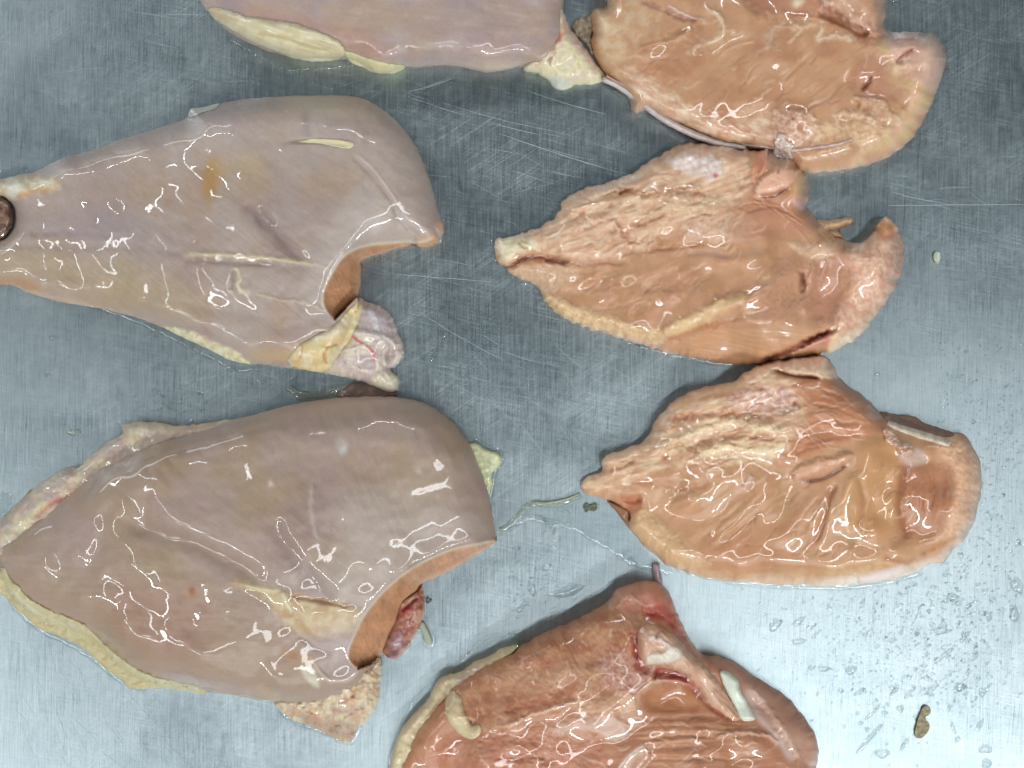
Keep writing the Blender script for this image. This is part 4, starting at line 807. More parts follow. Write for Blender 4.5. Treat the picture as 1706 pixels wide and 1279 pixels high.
# ================================================================= F: lower right
t = parent('chicken_breast', 'cut-side-up chicken breast with a reddish muscle and white tendon at its blunt right end', 'chicken breast', 1320, 800, GR)
oF = [(968, 812), (974, 798), (990, 790), (1003, 782), (1004, 768), (1012, 757), (1035, 750), (1060, 741), (1078, 728), (1090, 706), (1108, 682), (1130, 662), (1155, 650), (1190, 640), (1222, 634), (1238, 622), (1262, 608), (1290, 600), (1330, 594), (1370, 592), (1386, 604), (1396, 626), (1420, 646), (1448, 668), (1470, 690), (1490, 694), (1520, 703), (1560, 716), (1600, 722), (1620, 740), (1633, 770), (1636, 810), (1626, 860), (1606, 900), (1588, 915), (1574, 936), (1548, 942), (1520, 955), (1480, 967), (1430, 973), (1380, 976), (1320, 975), (1250, 970), (1190, 965), (1150, 955), (1110, 940), (1080, 915), (1052, 886), (1046, 872), (1050, 856), (1030, 842), (1000, 828), (978, 824)]
Fm = Sheet(oF, [(985, 808, 22), (1030, 785, 40), (1060, 840, 30), (1080, 880, 34), (1120, 720, 58), (1120, 790, 56), (1120, 900, 48), (1200, 680, 80), (1200, 750, 78), (1200, 850, 62), (1200, 940, 50), (1300, 620, 60), (1300, 690, 88), (1300, 780, 78), (1300, 870, 74), (1300, 950, 60), (1400, 660, 76), (1400, 730, 92), (1400, 820, 84), (1400, 920, 76), (1500, 740, 70), (1500, 830, 70), (1480, 930, 60), (1560, 760, 66), (1590, 830, 82), (1550, 910, 60)], re=[(1000, 800, 22), (1100, 700, 40), (1300, 610, 30), (1450, 670, 34), (1620, 800, 50), (1500, 960, 40), (1200, 950, 48), (1060, 880, 24)], hs=36, seed=141, rough=2.4, rs=19, col=(190, 145, 109), step=1.8)
Fm.k = 1.0; Fm.film = 6.5
Fm.lump(75, 9, 2, 1).colvar(60, (172, 126, 84), .45, 1, .05, 1.6)
Fm.patch([(970, 805), (1010, 760), (1080, 728), (1110, 680), (1180, 640), (1260, 615), (1330, 620), (1350, 660), (1340, 700), (1330, 740), (1290, 765), (1230, 775), (1150, 770), (1090, 785), (1050, 800), (1010, 820)], (202, 158, 124), .95, 12, 2, 8, mott=2.0, col2=(222, 194, 158), ms=14, bump=4, bs=15, wet=.7, ang=-14)
Fm.fibres(-18, 60, 9, 1.1, .07, [(1060, 745), (1110, 680), (1260, 620), (1340, 690), (1230, 775), (1090, 785)], 14, 2).colvar(30, (206, 154, 122), .35, 5, .1, 2.)
Fm.stroke([(1090, 745), (1150, 725), (1200, 705), (1240, 705), (1290, 716), (1330, 706)], 7, 7, (224, 200, 162), .7, .15, 5).stroke([(1150, 760), (1210, 745), (1270, 752), (1325, 735)], 9, 7, (222, 198, 156), .7, .15, 6).stroke([(1100, 700), (1170, 690), (1250, 690), (1300, 697)], 5, -6, (182, 112, 82), .6, .15, 5)
Fm.stroke([(1190, 730), (1240, 725), (1300, 732)], 5, -5, (176, 120, 84), .6, .2, 4).stroke([(1110, 735), (1150, 745), (1200, 730)], 5, -5, (186, 130, 90), .5, .2, 5)
Fm.patch([(1210, 660), (1260, 645), (1310, 645), (1330, 668), (1300, 690), (1240, 688)], (196, 146, 126), .7, 10, -4, 5, bump=2, bs=12, mott=1.6, col2=(222, 190, 178)).stroke([(1302, 645), (1305, 665), (1300, 680)], 5, 5, (216, 178, 172), .8).stroke([(1320, 670), (1335, 680)], 4, -4, (180, 100, 80), .6)
Fm.blob(1107, 762, 8, -3, (190, 110, 80), .7, 5).stroke([(1005, 770), (1040, 760), (1070, 745)], 8, 5, (218, 184, 152), .6).stroke([(1010, 785), (1040, 775), (1060, 765)], 4, -5, (176, 130, 96), .6)
Fm.patch([(1325, 632), (1400, 640), (1468, 690), (1474, 715), (1440, 730), (1380, 745), (1335, 765), (1290, 775), (1320, 740), (1345, 700)], (190, 130, 94), .9, 10, 3, 3)
Fm.feather([(1340, 640), (1400, 655), (1470, 700)], [(1290, 775), (1350, 750), (1440, 728)], 16, 3.5, 1.60, [(206, 150, 114), (164, 98, 70), (196, 138, 104), (150, 86, 60)], .4, 4)
Fm.patch([(1240, 626), (1262, 609), (1300, 600), (1370, 593), (1388, 608), (1396, 628), (1370, 628), (1330, 622), (1295, 612), (1268, 628), (1245, 636)], (220, 180, 152), .95, 4, 7, 3, mott=1.5, col2=(226, 200, 172), bump=2).stroke([(1286, 616), (1320, 626), (1370, 630)], 3.5, -12, (130, 62, 44), .8, .15)
Fm.patch([(1320, 792), (1335, 775), (1380, 762), (1420, 755), (1412, 768), (1370, 785), (1340, 800)], (206, 156, 124), .8, 5, 8, 3).stroke([(1325, 800), (1370, 796), (1415, 770)], 4, -7, (160, 104, 76), .7)
Fm.patch([(1440, 740), (1500, 735), (1520, 760), (1505, 790), (1500, 880), (1450, 900), (1420, 880), (1410, 830), (1430, 780)], (192, 142, 96), .8, 12, 6)
Fm.stroke([(1395, 800), (1375, 850), (1365, 890), (1350, 910)], 5, -7, (168, 112, 76), .6).stroke([(1425, 785), (1408, 830), (1412, 880), (1420, 900)], 8, 5, (206, 162, 116), .6).stroke([(1430, 790), (1440, 840), (1425, 880)], 5, -4, (174, 124, 82), .4)
Fm.patch([(1505, 770), (1545, 765), (1580, 785), (1585, 830), (1575, 870), (1545, 900), (1505, 895), (1498, 850)], (170, 114, 82), .8, 16, -5, 6)
Fm.feather([(1508, 775), (1505, 830), (1508, 895)], [(1578, 785), (1582, 830), (1560, 890)], 9, 3.5, 1.92, [(190, 128, 92), (140, 82, 54), (176, 110, 80)], .45, 3)
Fm.stroke([(1520, 765), (1507, 790), (1499, 830), (1504, 870), (1515, 900)], 7, -6, (150, 90, 58), .6, .1).stroke([(1520, 768), (1508, 800)], 3, 4, (200, 160, 150), .5)
Fm.patch([(1560, 735), (1600, 726), (1633, 770), (1636, 820), (1620, 870), (1590, 905), (1560, 910), (1580, 870), (1592, 820), (1585, 780)], (210, 160, 128), .9, 10, 4, 4, mott=1.8, col2=(222, 180, 146), ms=8, bump=2.5, bs=7, wet=.35)
Fm.patch([(1500, 905), (1560, 900), (1600, 895), (1575, 935), (1540, 945), (1500, 950), (1440, 930)], (198, 150, 112), .8, 10, 2, 4).stroke([(1530, 925), (1570, 905), (1600, 890)], 5, -7, (180, 124, 78), .7)
Fm.patch([(1050, 880), (1100, 915), (1180, 945), (1300, 955), (1420, 935), (1500, 925), (1540, 935), (1480, 967), (1380, 976), (1250, 970), (1150, 955), (1090, 925)], (206, 166, 122), .75, 12, 0, 4, mott=1.6, col2=(194, 150, 108), ms=20, wet=.4)
Fm.patch([(1425, 965), (1470, 950), (1505, 940), (1495, 955), (1460, 968)], (212, 182, 176), .8, 5).stroke([(1470, 925), (1510, 935), (1530, 925)], 5, -4, (178, 120, 92), .6)
Fm.patch([(1047, 872), (1052, 855), (1075, 848), (1110, 880), (1150, 915), (1180, 945), (1120, 940), (1070, 905)], (208, 172, 130), .8, 8, 2, 5, bump=3, bs=8)
Fm.stroke([(1030, 828), (1055, 836), (1070, 830)], 5, -8, (184, 116, 80), .8).patch([(1040, 830), (1065, 826), (1068, 845), (1050, 856)], (190, 120, 86), .8, 5, -6)
Fm.stroke([(1040, 800), (1100, 806), (1150, 812), (1200, 800)], 5, -4, (186, 132, 98), .5, .15, 3).stroke([(1210, 782), (1180, 785), (1178, 800)], 4, 4, (214, 180, 150), .6).stroke([(1255, 788), (1245, 805), (1235, 820)], 5, 4, (210, 186, 176), .5, .2, 3)
Fm.feather([(1060, 850), (1130, 830), (1190, 790)], [(1110, 880), (1190, 850), (1250, 800)], 7, 4.3, 2.08, [(206, 160, 120), (170, 122, 84)], .4, 5)
Fm.feather([(1150, 900), (1210, 850), (1270, 790)], [(1200, 930), (1290, 860), (1340, 800)], 9, 4.6, 2.08, [(202, 154, 114), (166, 110, 74), (194, 142, 112)], .4, 5)
Fm.feather([(1290, 900), (1330, 850), (1370, 800)], [(1350, 915), (1370, 870), (1400, 810)], 5, 4.3, 1.92, [(202, 150, 120), (160, 104, 74)], .4, 4)
Fm.patch([(1180, 900), (1260, 870), (1350, 880), (1350, 930), (1260, 945), (1180, 930)], (178, 122, 84), .5, 20)
Fm.patch([(1500, 755), (1530, 745), (1545, 765), (1525, 775), (1505, 772)], (206, 180, 168), .7, 6, 2)
Fm.lump(30, .5, 2, 2)
Fm.wisps([(1010, 780), (1110, 690), (1260, 630), (1330, 690), (1230, 770), (1080, 790)], 100, -18, 10, 40, 1.6, 1.6).wisps([(1060, 840), (1250, 790), (1480, 760), (1500, 900), (1300, 930), (1120, 910)], 90, -45).wisps([(1300, 640), (1400, 650), (1465, 700), (1330, 750)], 60, 22, 20, 60)
Fm.wet += .25; Fm.build('meat', FIL, t, 1.12, .97); topF_ = Fm.top
cord('tendon', [(1478, 703), (1500, 712), (1530, 722), (1560, 732), (1584, 740)], 8, 11, (222, 212, 194), FAT, t, lambda x, y: topF_(x, y)-4, 143, (206, 176, 150))
s = Sheet([(1466, 686), (1480, 688), (1505, 693), (1525, 694), (1540, 704), (1570, 714), (1590, 722), (1580, 728), (1550, 722), (1510, 712), (1480, 702)], 8, 7, 1.5, base=lambda x, y: np.maximum(topF_(x, y), 14)-2, rough=1, col=(142, 112, 94), seed=144, embed=14); s.lump(9, 1.5); s.build('skin_edge', MEM, t)
s = Sheet([(1470, 716), (1480, 712), (1492, 722), (1500, 735), (1515, 738), (1524, 750), (1512, 761), (1500, 756), (1490, 744), (1476, 736)], 10, 7, 1.3, base=lambda x, y: topF_(x, y)-3, rough=1.5, rs=6, col=(214, 166, 140), seed=145); s.lump(7, 4, 3, 1, .7).colvar(8, (222, 196, 180), .6, 1, 0, 3); s.build('connective_tissue', MEM, t)
s = Sheet([(1012, 835), (1035, 842), (1050, 848), (1050, 862), (1048, 880), (1038, 868), (1026, 852)], 12, 7, 1.4, rough=1, col=(150, 108, 78), seed=147); s.build('skin_shred', MEM, t)

# ================================================================= G: bottom right
t = parent('chicken_breast', 'darker reddish chicken breast cropped by the bottom edge, with cartilage strip and cream fat rim', 'chicken breast', 1020, 1180, GR)
oG = [(640, 1350), (655, 1279), (672, 1245), (690, 1215), (712, 1185), (735, 1160), (752, 1135), (780, 1118), (815, 1100), (850, 1086), (872, 1073), (905, 1054), (950, 1035), (990, 1016), (1015, 998), (1030, 980), (1060, 970), (1085, 967), (1104, 975), (1116, 990), (1126, 1015), (1140, 1045), (1155, 1072), (1172, 1090), (1195, 1092), (1225, 1104), (1262, 1130), (1310, 1160), (1340, 1195), (1358, 1222), (1364, 1250), (1360, 1279), (1350, 1350)]
G = Sheet(oG, [(680, 1290, 40), (740, 1220, 60), (780, 1150, 48), (850, 1110, 60), (850, 1180, 88), (850, 1270, 88), (950, 1070, 66), (950, 1140, 92), (950, 1230, 84), (1060, 1000, 62), (1060, 1070, 88), (1060, 1140, 76), (1060, 1230, 80), (1140, 1100, 74), (1160, 1180, 66), (1160, 1270, 84), (1220, 1130, 46), (1280, 1180, 50), (1330, 1230, 46), (1260, 1260, 70)], re=[(700, 1220, 36), (850, 1090, 40), (1030, 990, 36), (1140, 1040, 26), (1300, 1160, 34)], hs=36, seed=161, rough=1.8, rs=12, col=(178, 124, 92), step=1.8)
G.k = 1.1; G.film = 6.5
G.lump(75, 9, 2, 1).colvar(60, (170, 112, 84), .35, 1, 0, 1.4)
G.patch([(740, 1200), (780, 1140), (870, 1076), (1000, 1012), (1070, 975), (1080, 1020), (1060, 1060), (1060, 1110), (1040, 1150), (950, 1170), (850, 1200), (780, 1215)], (162, 106, 78), .9, 14, 2, 5, mott=1.5, col2=(178, 128, 94), ms=26, wet=.35, bump=2, bs=10)
G.fibres(62, 50, 5, 0.5, .06, [(860, 1090), (1000, 1012), (1070, 975), (1060, 1110), (900, 1160)], 20, 2)
G.patch([(800, 1130), (850, 1110), (900, 1120), (1000, 1110), (1010, 1125), (900, 1145), (850, 1140)], (184, 140, 108), .6, 12, 2, 5, mott=2, col2=(196, 154, 124), ms=9, bump=2)
G.patch([(1000, 1100), (1040, 1085), (1070, 1110), (1090, 1130), (1060, 1160), (1020, 1150)], (190, 150, 138), .7, 10, 3, 5, mott=2.4, col2=(160, 108, 94), ms=10, bump=2.5, bs=12)
G.patch([(1030, 985), (1060, 970), (1100, 975), (1110, 1000), (1090, 1010), (1060, 1015), (1030, 1010)], (186, 126, 104), .7, 8, 2)
G.stroke([(1040, 985), (1060, 1000), (1080, 1010), (1100, 1000)], 5, 4, (196, 148, 128), .6, .2, 3)
G.patch([(1068, 1010), (1090, 1012), (1110, 1000), (1120, 1000), (1130, 1030), (1145, 1055), (1130, 1060), (1105, 1035), (1085, 1028), (1070, 1022)], (184, 62, 50), .95, 7, -4, 3, mott=1.5, col2=(204, 108, 80), wet=1)
G.blob(1100, 1010, 22, 0, (176, 58, 50), .55, 14, 40)
G.stroke([(1062, 1060), (1062, 1085), (1068, 1100)], 5, -6, (150, 66, 54), .7).stroke([(1075, 1022), (1100, 1026), (1125, 1045), (1145, 1070)], 4, -5, (160, 56, 48), .7, .15, 2).stroke([(1112, 990), (1130, 1030), (1150, 1070), (1172, 1105), (1180, 1120)], 6, 5, (214, 154, 122), .7, .1, 4).blob(1117, 1000, 5, 1, (186, 56, 44), .8, 7)
G.patch([(1090, 1130), (1095, 1112), (1130, 1115), (1148, 1125), (1140, 1132), (1110, 1130)], (150, 40, 48), .85, 5, -10, 2)
G.patch([(1075, 1145), (1100, 1135), (1160, 1140), (1180, 1165), (1185, 1180), (1120, 1185), (1080, 1180)], (170, 112, 74), .8, 8, -4).stroke([(1090, 1133), (1130, 1134), (1160, 1148), (1180, 1172)], 2.6, 5, (206, 150, 142), .85, .1, 2)
G.patch([(1178, 1095), (1225, 1106), (1262, 1132), (1310, 1162), (1350, 1215), (1364, 1250), (1355, 1290), (1320, 1250), (1290, 1210), (1250, 1170), (1215, 1125)], (176, 134, 114), .9, 8, -4, 3, wet=.8)
G.stroke([(1240, 1130), (1280, 1180), (1320, 1240), (1340, 1279)], 6, 4, (204, 176, 160), .5, .2, 3).stroke([(1350, 1225), (1356, 1250), (1350, 1279)], 8, 3, (210, 158, 128), .7).blob(1300, 1190, 30, 0, (166, 112, 92), .5, 16, 50)
G.stroke([(1240, 1140), (1250, 1165), (1262, 1190), (1300, 1235), (1325, 1279)], 7, 0, (206, 190, 184), .55, .15)
G.stroke([(820, 1210), (850, 1208), (890, 1190), (930, 1178), (970, 1165)], 3.5, 5, (218, 178, 148), .8, .15, 3).stroke([(830, 1190), (880, 1175), (930, 1165)], 8, -4, (158, 92, 66), .5, .2, 4)
G.patch([(915, 1212), (960, 1198), (1010, 1190), (1040, 1200), (1045, 1225), (1020, 1235), (980, 1218), (930, 1220)], (206, 174, 158), .7, 5, 2, 4)
G.patch([(950, 1170), (1000, 1165), (1050, 1150), (1060, 1175), (1040, 1190), (970, 1190)], (206, 162, 132), .6, 9, 4, 4, mott=2, bump=2.5, bs=8, col2=(218, 182, 150))
G.patch([(700, 1260), (760, 1230), (860, 1215), (930, 1225), (1000, 1240), (1000, 1320), (700, 1320)], (190, 128, 104), .5, 18, 0, 6, mott=2, bump=3, bs=10)
G.feather([(1060, 1195), (1150, 1190), (1230, 1200)], [(1020, 1279), (1150, 1270), (1260, 1275)], 10, 3.5, 1.76, [(200, 148, 112), (164, 106, 72), (188, 134, 100)], .4, 3)
G.feather([(750, 1240), (850, 1235), (950, 1250)], [(740, 1300), (850, 1300), (1000, 1300)], 7, 3.8, 1.76, [(206, 150, 124), (164, 104, 78)], .4, 4)
G.fibres(-4, 80, 4, 0.5, .06, [(1040, 1190), (1230, 1190), (1300, 1300), (1000, 1300)], 20, 5)
G.patch([(1030, 1279), (1045, 1255), (1070, 1240), (1078, 1250), (1055, 1275), (1050, 1300)], (200, 178, 162), .6, 5, 4).stroke([(1190, 1230), (1230, 1220), (1280, 1225), (1300, 1240)], 3, 4, (206, 170, 150), .6, .1, 3)
G.stroke([(1120, 1120), (1100, 1130), (1070, 1150), (1045, 1175)], 5, 4, (206, 168, 138), .6, .2, 4)
G.stroke([(1056, 1045), (1058, 1080), (1068, 1110), (1090, 1118)], 8, -5, (150, 56, 46), .8, .15, 3).stroke([(1130, 1120), (1160, 1150), (1190, 1182), (1225, 1204)], 5, -4, (160, 80, 70), .7, .15)
G.colvar(34, (200, 158, 130), .2, 3, .1, 2).lump(30, .5, 2, 2)
G.wisps([(760, 1210), (870, 1090), (1040, 1000), (1060, 1120), (900, 1200)], 90, 60, 8, 25, 1.4, .8).wisps([(700, 1270), (950, 1190), (1240, 1200), (1300, 1290), (700, 1310)], 90, -5, 15, 60)
G.wet += .25; G.build('meat', FIL, t, 1.1, .98); tG = G.top
s = Sheet([(640, 1330), (648, 1279), (652, 1255), (668, 1215), (690, 1188), (712, 1166), (722, 1145), (735, 1128), (762, 1120), (778, 1112), (790, 1102), (815, 1092), (835, 1080), (862, 1074), (850, 1090), (828, 1106), (800, 1122), (785, 1140), (760, 1152), (735, 1170), (715, 1200), (700, 1235), (690, 1279), (680, 1330)], 34, 15, 1.6, rough=1.2, col=(218, 202, 164), seed=163, rim=5, edges=[[(640, 1330), (648, 1279), (652, 1255), (668, 1215), (690, 1188), (712, 1166), (722, 1145), (735, 1128), (762, 1120), (778, 1112), (790, 1102), (815, 1092), (835, 1080), (862, 1074)]])
s.colvar(24, (206, 180, 150), .6, 1, .05, 2).stroke([(700, 1210), (740, 1165), (790, 1130)], 6, 0, (200, 150, 122), .5).patch([(765, 1130), (800, 1115), (812, 1120), (790, 1140), (765, 1150)], (186, 164, 162), .8, 6).lump(16, 3, 3); s.build('fat_rim', FAT, t)
s = Sheet([(744, 1160), (752, 1150), (768, 1160), (772, 1180), (780, 1198), (788, 1208), (798, 1206), (803, 1214), (798, 1226), (786, 1232), (772, 1228), (756, 1214), (744, 1196), (741, 1176)], 13, 13, 1.4, base=lambda x, y: tG(x, y)-4, rough=1.0, col=(208, 188, 150), seed=164, embed=12); s.colvar(14, (200, 184, 146), .5, 1, .1, 2); s.build('fat_curl', FAT, t)
s = Sheet([(1066, 1046), (1082, 1040), (1104, 1046), (1126, 1060), (1150, 1086), (1176, 1110), (1200, 1142), (1222, 1172), (1234, 1196), (1222, 1200), (1200, 1186), (1180, 1172), (1165, 1150), (1146, 1128), (1122, 1116), (1104, 1112), (1090, 1106), (1076, 1108), (1064, 1092), (1062, 1068)], [(1080, 1070, 26), (1120, 1090, 28), (1170, 1130, 26), (1220, 1185, 14)], 14, 1.5, base=lambda x, y: tG(x, y)-3, rough=1.2, col=(212, 174, 146), seed=165, embed=12, hs=24)
s.colvar(26, (196, 142, 116), .5, 1, .0, 2).stroke([(1078, 1058), (1100, 1066), (1120, 1080), (1140, 1098)], 4, 4, (216, 204, 196), .8, .1, 3).patch([(1075, 1102), (1082, 1090), (1100, 1088), (1125, 1076), (1136, 1082), (1130, 1098), (1108, 1104), (1088, 1108)], (222, 214, 196), .9, 4, 3, 2).stroke([(1090, 1068), (1100, 1050), (1112, 1056)], 3, -3, (180, 128, 104), .6).fibres(48, 40, 4, 1.2, .05).blob(1128, 1080, 8, 3, (224, 190, 160), .7, 5).lump(16, 1.5, 2, 3); s.build('sinew_flap', MEM, t)
s = Sheet([(1199, 1120), (1206, 1116), (1220, 1122), (1230, 1134), (1234, 1150), (1244, 1166), (1254, 1184), (1258, 1198), (1244, 1202), (1232, 1196), (1222, 1174), (1210, 1152), (1202, 1134)], 14, 8, 1.3, base=lambda x, y: tG(x, y)-2, rough=.6, col=(218, 222, 206), seed=166, embed=12); s.colvar(20, (200, 206, 186), .4, 1, 0, 2); s.build('cartilage', FAT, t)
cord('vein', [(1094, 938), (1093, 950), (1096, 962), (1100, 974)], 7, 14, (176, 158, 164), MEM, t, None, 167, (140, 120, 126))

# ================================================================= water and fluid on the steel
def puddle(outline, label, h=3.2, mat=WATER, re=7, rough=2.0, name='water_puddle', cat='puddle', group=None, step=1.6, seed=0):
    c = np.array(outline, float).mean(0)
    t = thing(name, label, cat, W(*c), group)
    s = Sheet(outline, h, re, step, rough=rough, rs=16, seed=seed, rim=.5, power=2.0); s.lump(22, .25, 2)
    s.build('water_film', mat, t); return s
puddle([(650, 1300), (646, 1279), (648, 1255), (662, 1215), (680, 1180), (690, 1160), (712, 1140), (730, 1118), (760, 1104), (785, 1080), (800, 1064), (822, 1054), (850, 1051), (868, 1060), (880, 1072), (840, 1100), (780, 1130), (720, 1190), (680, 1250), (670, 1300)], 'curved band of clear water along the fat rim of the bottom breast', 4, seed=1, re=8)
puddle([(462, 1180), (470, 1192), (490, 1206), (520, 1218), (545, 1228), (570, 1240), (590, 1240), (596, 1226), (604, 1212), (600, 1190), (560, 1190), (500, 1176)], 'thin water line around the fatty tail of the lower left breast', 3.5, seed=2)
puddle([(775, 745), (785, 732), (800, 732), (815, 742), (835, 748), (841, 766), (832, 784), (826, 800), (824, 822), (815, 835), (806, 815), (790, 780)], 'water rimming the yellow fat flap right of the lower left breast', 3.5, seed=3)
puddle([(100, 500), (160, 516), (230, 540), (300, 574), (350, 600), (390, 618), (410, 620), (440, 612), (400, 600), (320, 560), (230, 522), (150, 500)], 'thin line of water under the lower edge of the middle left breast', 3.5, seed=4)
puddle([(375, 62), (395, 78), (430, 96), (455, 112), (478, 120), (505, 118), (540, 117), (575, 114), (600, 108), (560, 94), (480, 84), (420, 60)], 'grey wet film beneath the fat pad of the top left breast', 5, seed=5)
puddle([(-40, 300), (-20, 285), (10, 277), (35, 277), (55, 283), (62, 292), (30, 304), (-20, 310)], 'small half-round pool at the left edge above the middle left breast', 5, seed=6)
puddle([(-30, 905), (-20, 840), (0, 822), (18, 820), (26, 830), (22, 846), (8, 862), (-10, 885)], 'water bead at the left edge beside the lower left breast', 4, seed=7)
puddle([(190, 742), (176, 738), (165, 750), (150, 762), (140, 776), (160, 772), (190, 752), (212, 728), (222, 708), (210, 700), (196, 706), (200, 724)], 'water along the notch in the skin flap of the lower left breast', 3.5, seed=8)
puddle([(475, 648), (485, 640), (500, 650), (530, 655), (555, 650), (575, 638), (600, 632), (640, 645), (620, 668), (580, 672), (540, 668), (500, 668), (485, 658)], 'shiny smear of water between the two large left breasts', 6, MILKY, 8, seed=9)
puddle([(700, 1020), (710, 1030), (718, 1046), (727, 1066), (724, 1078), (712, 1080), (704, 1072), (700, 1056), (690, 1046)], 'water bead around the pale thread beside the dark red joint', 3.5, seed=10)
puddle([(832, 880), (850, 868), (866, 845), (885, 832), (910, 828), (940, 828), (962, 820), (990, 820), (1020, 838), (1048, 868), (1060, 900), (1090, 930), (1120, 948), (1110, 958), (1070, 948), (1040, 935), (1010, 915), (985, 900), (950, 882), (930, 880), (915, 886), (905, 872), (885, 868), (860, 876)], 'large thin pool of water left of the lower right breast', 2.4, seed=11, re=8, rough=3)
puddle([(998, 128), (1010, 142), (1018, 152), (1036, 165), (1048, 184), (1052, 192), (1075, 196), (1110, 212), (1150, 232), (1190, 244), (1220, 246), (1180, 220), (1100, 180), (1040, 140)], 'clear water clinging below the white tendon of the top right breast', 4, seed=12)
puddle([(818, 395), (816, 415), (820, 432), (835, 445), (846, 452), (850, 468), (870, 478), (880, 470), (850, 440), (835, 410)], 'water seam around the pale tip of the middle right breast', 3, seed=13)
puddle([(1070, 272), (1095, 252), (1125, 236), (1150, 232), (1160, 245), (1110, 262), (1085, 280)], 'water beaded against the upper edge of the middle right breast', 3, seed=14)
puddle([(1120, 950), (1200, 970), (1280, 980), (1380, 984), (1440, 981), (1500, 970), (1540, 955), (1500, 950), (1380, 965), (1200, 955)], 'thin water under the bottom edge of the lower right breast', 3, seed=15)
puddle([(1040, 572), (1100, 590), (1160, 604), (1215, 612), (1250, 610), (1220, 596), (1120, 576), (1060, 564)], 'thin water under the bottom edge of the middle right breast', 3, seed=16)
puddle([(20, 1012), (60, 1050), (120, 1080), (150, 1100), (180, 1124), (205, 1142), (240, 1152), (240, 1138), (180, 1100), (80, 1030), (30, 1000)], 'thin water under the yellow fat strip of the lower left breast', 2.5, seed=17)
puddle([(700, 1130), (840, 1060), (880, 1070), (930, 1042), (900, 1030), (880, 1052), (870, 1048), (855, 1052)], 'water point at the upper end of the bottom breast fat rim', 2, seed=18)
# thread of fluid
t = thing('sinew_thread', 'greenish translucent thread of fluid trailing from the tip of the lower right breast', 'sinew', W(920, 836))
cord('thread', [(968, 824), (950, 832), (930, 838), (910, 840), (890, 838), (876, 846), (862, 862), (845, 878), (832, 882)], 6, 3, (150, 156, 130), MILKY, t, None, 31)
cord('thread', [(966, 822), (948, 830), (925, 836), (905, 838), (888, 836)], 1.8, 5, (176, 178, 150), MEM, t, None, 32)
t = thing('sinew_thread', 'pale curled smear of fluid under the small joint of the middle left breast', 'sinew', W(520, 655))
cord('thread', [(480, 646), (495, 655), (520, 658), (545, 655), (565, 646), (580, 644)], 6, 5, (170, 176, 170), MILKY, t, None, 33)
# scraps
def scrap(name, label, outline, col, h, mat=FAT, seed=0, cat='meat scrap'):
    c = np.array(outline, float).mean(0); t = thing(name, label, cat, W(*c))
    s = Sheet(outline, h, 5, 1.0, rough=.6, col=col, seed=seed); s.colvar(7, tuple(int(q*.85) for q in col), .6, 1, 0, 2).lump(6, 1.5); s.build('scrap', mat, t)
scrap('fat_scrap', 'tiny pale fat crumb alone on steel right of the middle right breast', [(1555, 424), (1560, 418), (1567, 421), (1567, 430), (1563, 440), (1558, 438), (1555, 430)], (196, 204, 186), 6, FAT, 1)
scrap('meat_scrap', 'olive brown flat scrap of tissue on steel in the lower right corner', [(1534, 1185), (1541, 1175), (1549, 1178), (1550, 1188), (1542, 1196), (1549, 1208), (1545, 1220), (1536, 1229), (1527, 1230), (1524, 1222), (1527, 1204), (1530, 1195)], (158, 148, 118), 3, MEM, 2)
scrap('fat_scrap', 'grey speck of tissue on steel beside the dark red joint', [(709, 1000), (712, 994), (716, 998), (720, 1000), (716, 1004), (712, 1006)], (110, 120, 116), 3, MEM, 3)
scrap('fat_scrap', 'dark greenish smudge of tissue below the tip of the lower right breast', [(972, 846), (976, 838), (984, 842), (992, 838), (996, 846), (990, 852), (982, 850), (976, 854)], (112, 118, 96), 2.5, MEM, 4)
scrap('fat_scrap', 'flat grey flake on steel left of the lower left breast flap', [(112, 720), (118, 716), (130, 716), (135, 721), (130, 726), (118, 726)], (134, 144, 142), 3, MILKY, 5)

# raised wrinkles on the pool by the lower right breast
for q in ([(860, 874), (875, 862), (892, 860), (905, 864), (912, 876), (908, 886)], [(905, 866), (925, 868), (938, 874), (952, 872)], [(922, 856), (932, 850), (944, 852), (950, 858)], [(850, 886), (862, 876), (876, 872)], [(915, 874), (924, 884), (922, 890)]):
    cord('water_ripple', q, 3.2, 4.5, (200, 200, 200), WATER, bpy.data.objects['water_puddle.010'], lambda x, y: 0*x+1.5, 35, embed=2)
# ---------------------------------------------------------------- drops
LENS = {}
def drop(x, y, r, el, ang, label, group, h=None, wig=0.15, mat=DROP):
    n, m = 18, 4; v = []; f = []; h = h or r*0.42
    ph = [random.uniform(0, 6.28) for _ in range(3)]
    def rad(a): return 1+wig*(math.sin(2*a+ph[0])+.7*math.sin(3*a+ph[1])+.4*math.sin(5*a+ph[2]))
    ca, sa = math.cos(math.radians(ang)), math.sin(math.radians(ang))
    loc = W(x, y, 0)
    def P(u, w, z): 
        p = W(x+u*ca-w*sa, y+u*sa+w*ca, z); return (p[0]-loc[0], p[1]-loc[1], p[2])
    for k in range(m):
        t = 1-k/m
        for i in range(n):
            a = 2*math.pi*i/n; q = rad(a)*t*r
            v.append(P(q*math.cos(a)*el, q*math.sin(a), .15+h*(1-t**2.6)**.7))
    v.append(P(0, 0, .15+h)); f = []
    for k in range(m-1):
        for i in range(n):
            j = (i+1) % n; f.append((k*n+i, (k+1)*n+i, (k+1)*n+j, k*n+j))
    for i in range(n): f.append(((m-1)*n+i, m*n, (m-1)*n+(i+1) % n))
    o = mesh_obj('water_drop', v, f, mat); o.location = loc; o['label'] = label; o['category'] = 'water drop'
    if group: o['group'] = group
    return o
_bx, _by = np.meshgrid(np.arange(0, 1710, 3.0), np.arange(0, 1290, 3.0)); _bm = np.zeros(_bx.shape, bool)
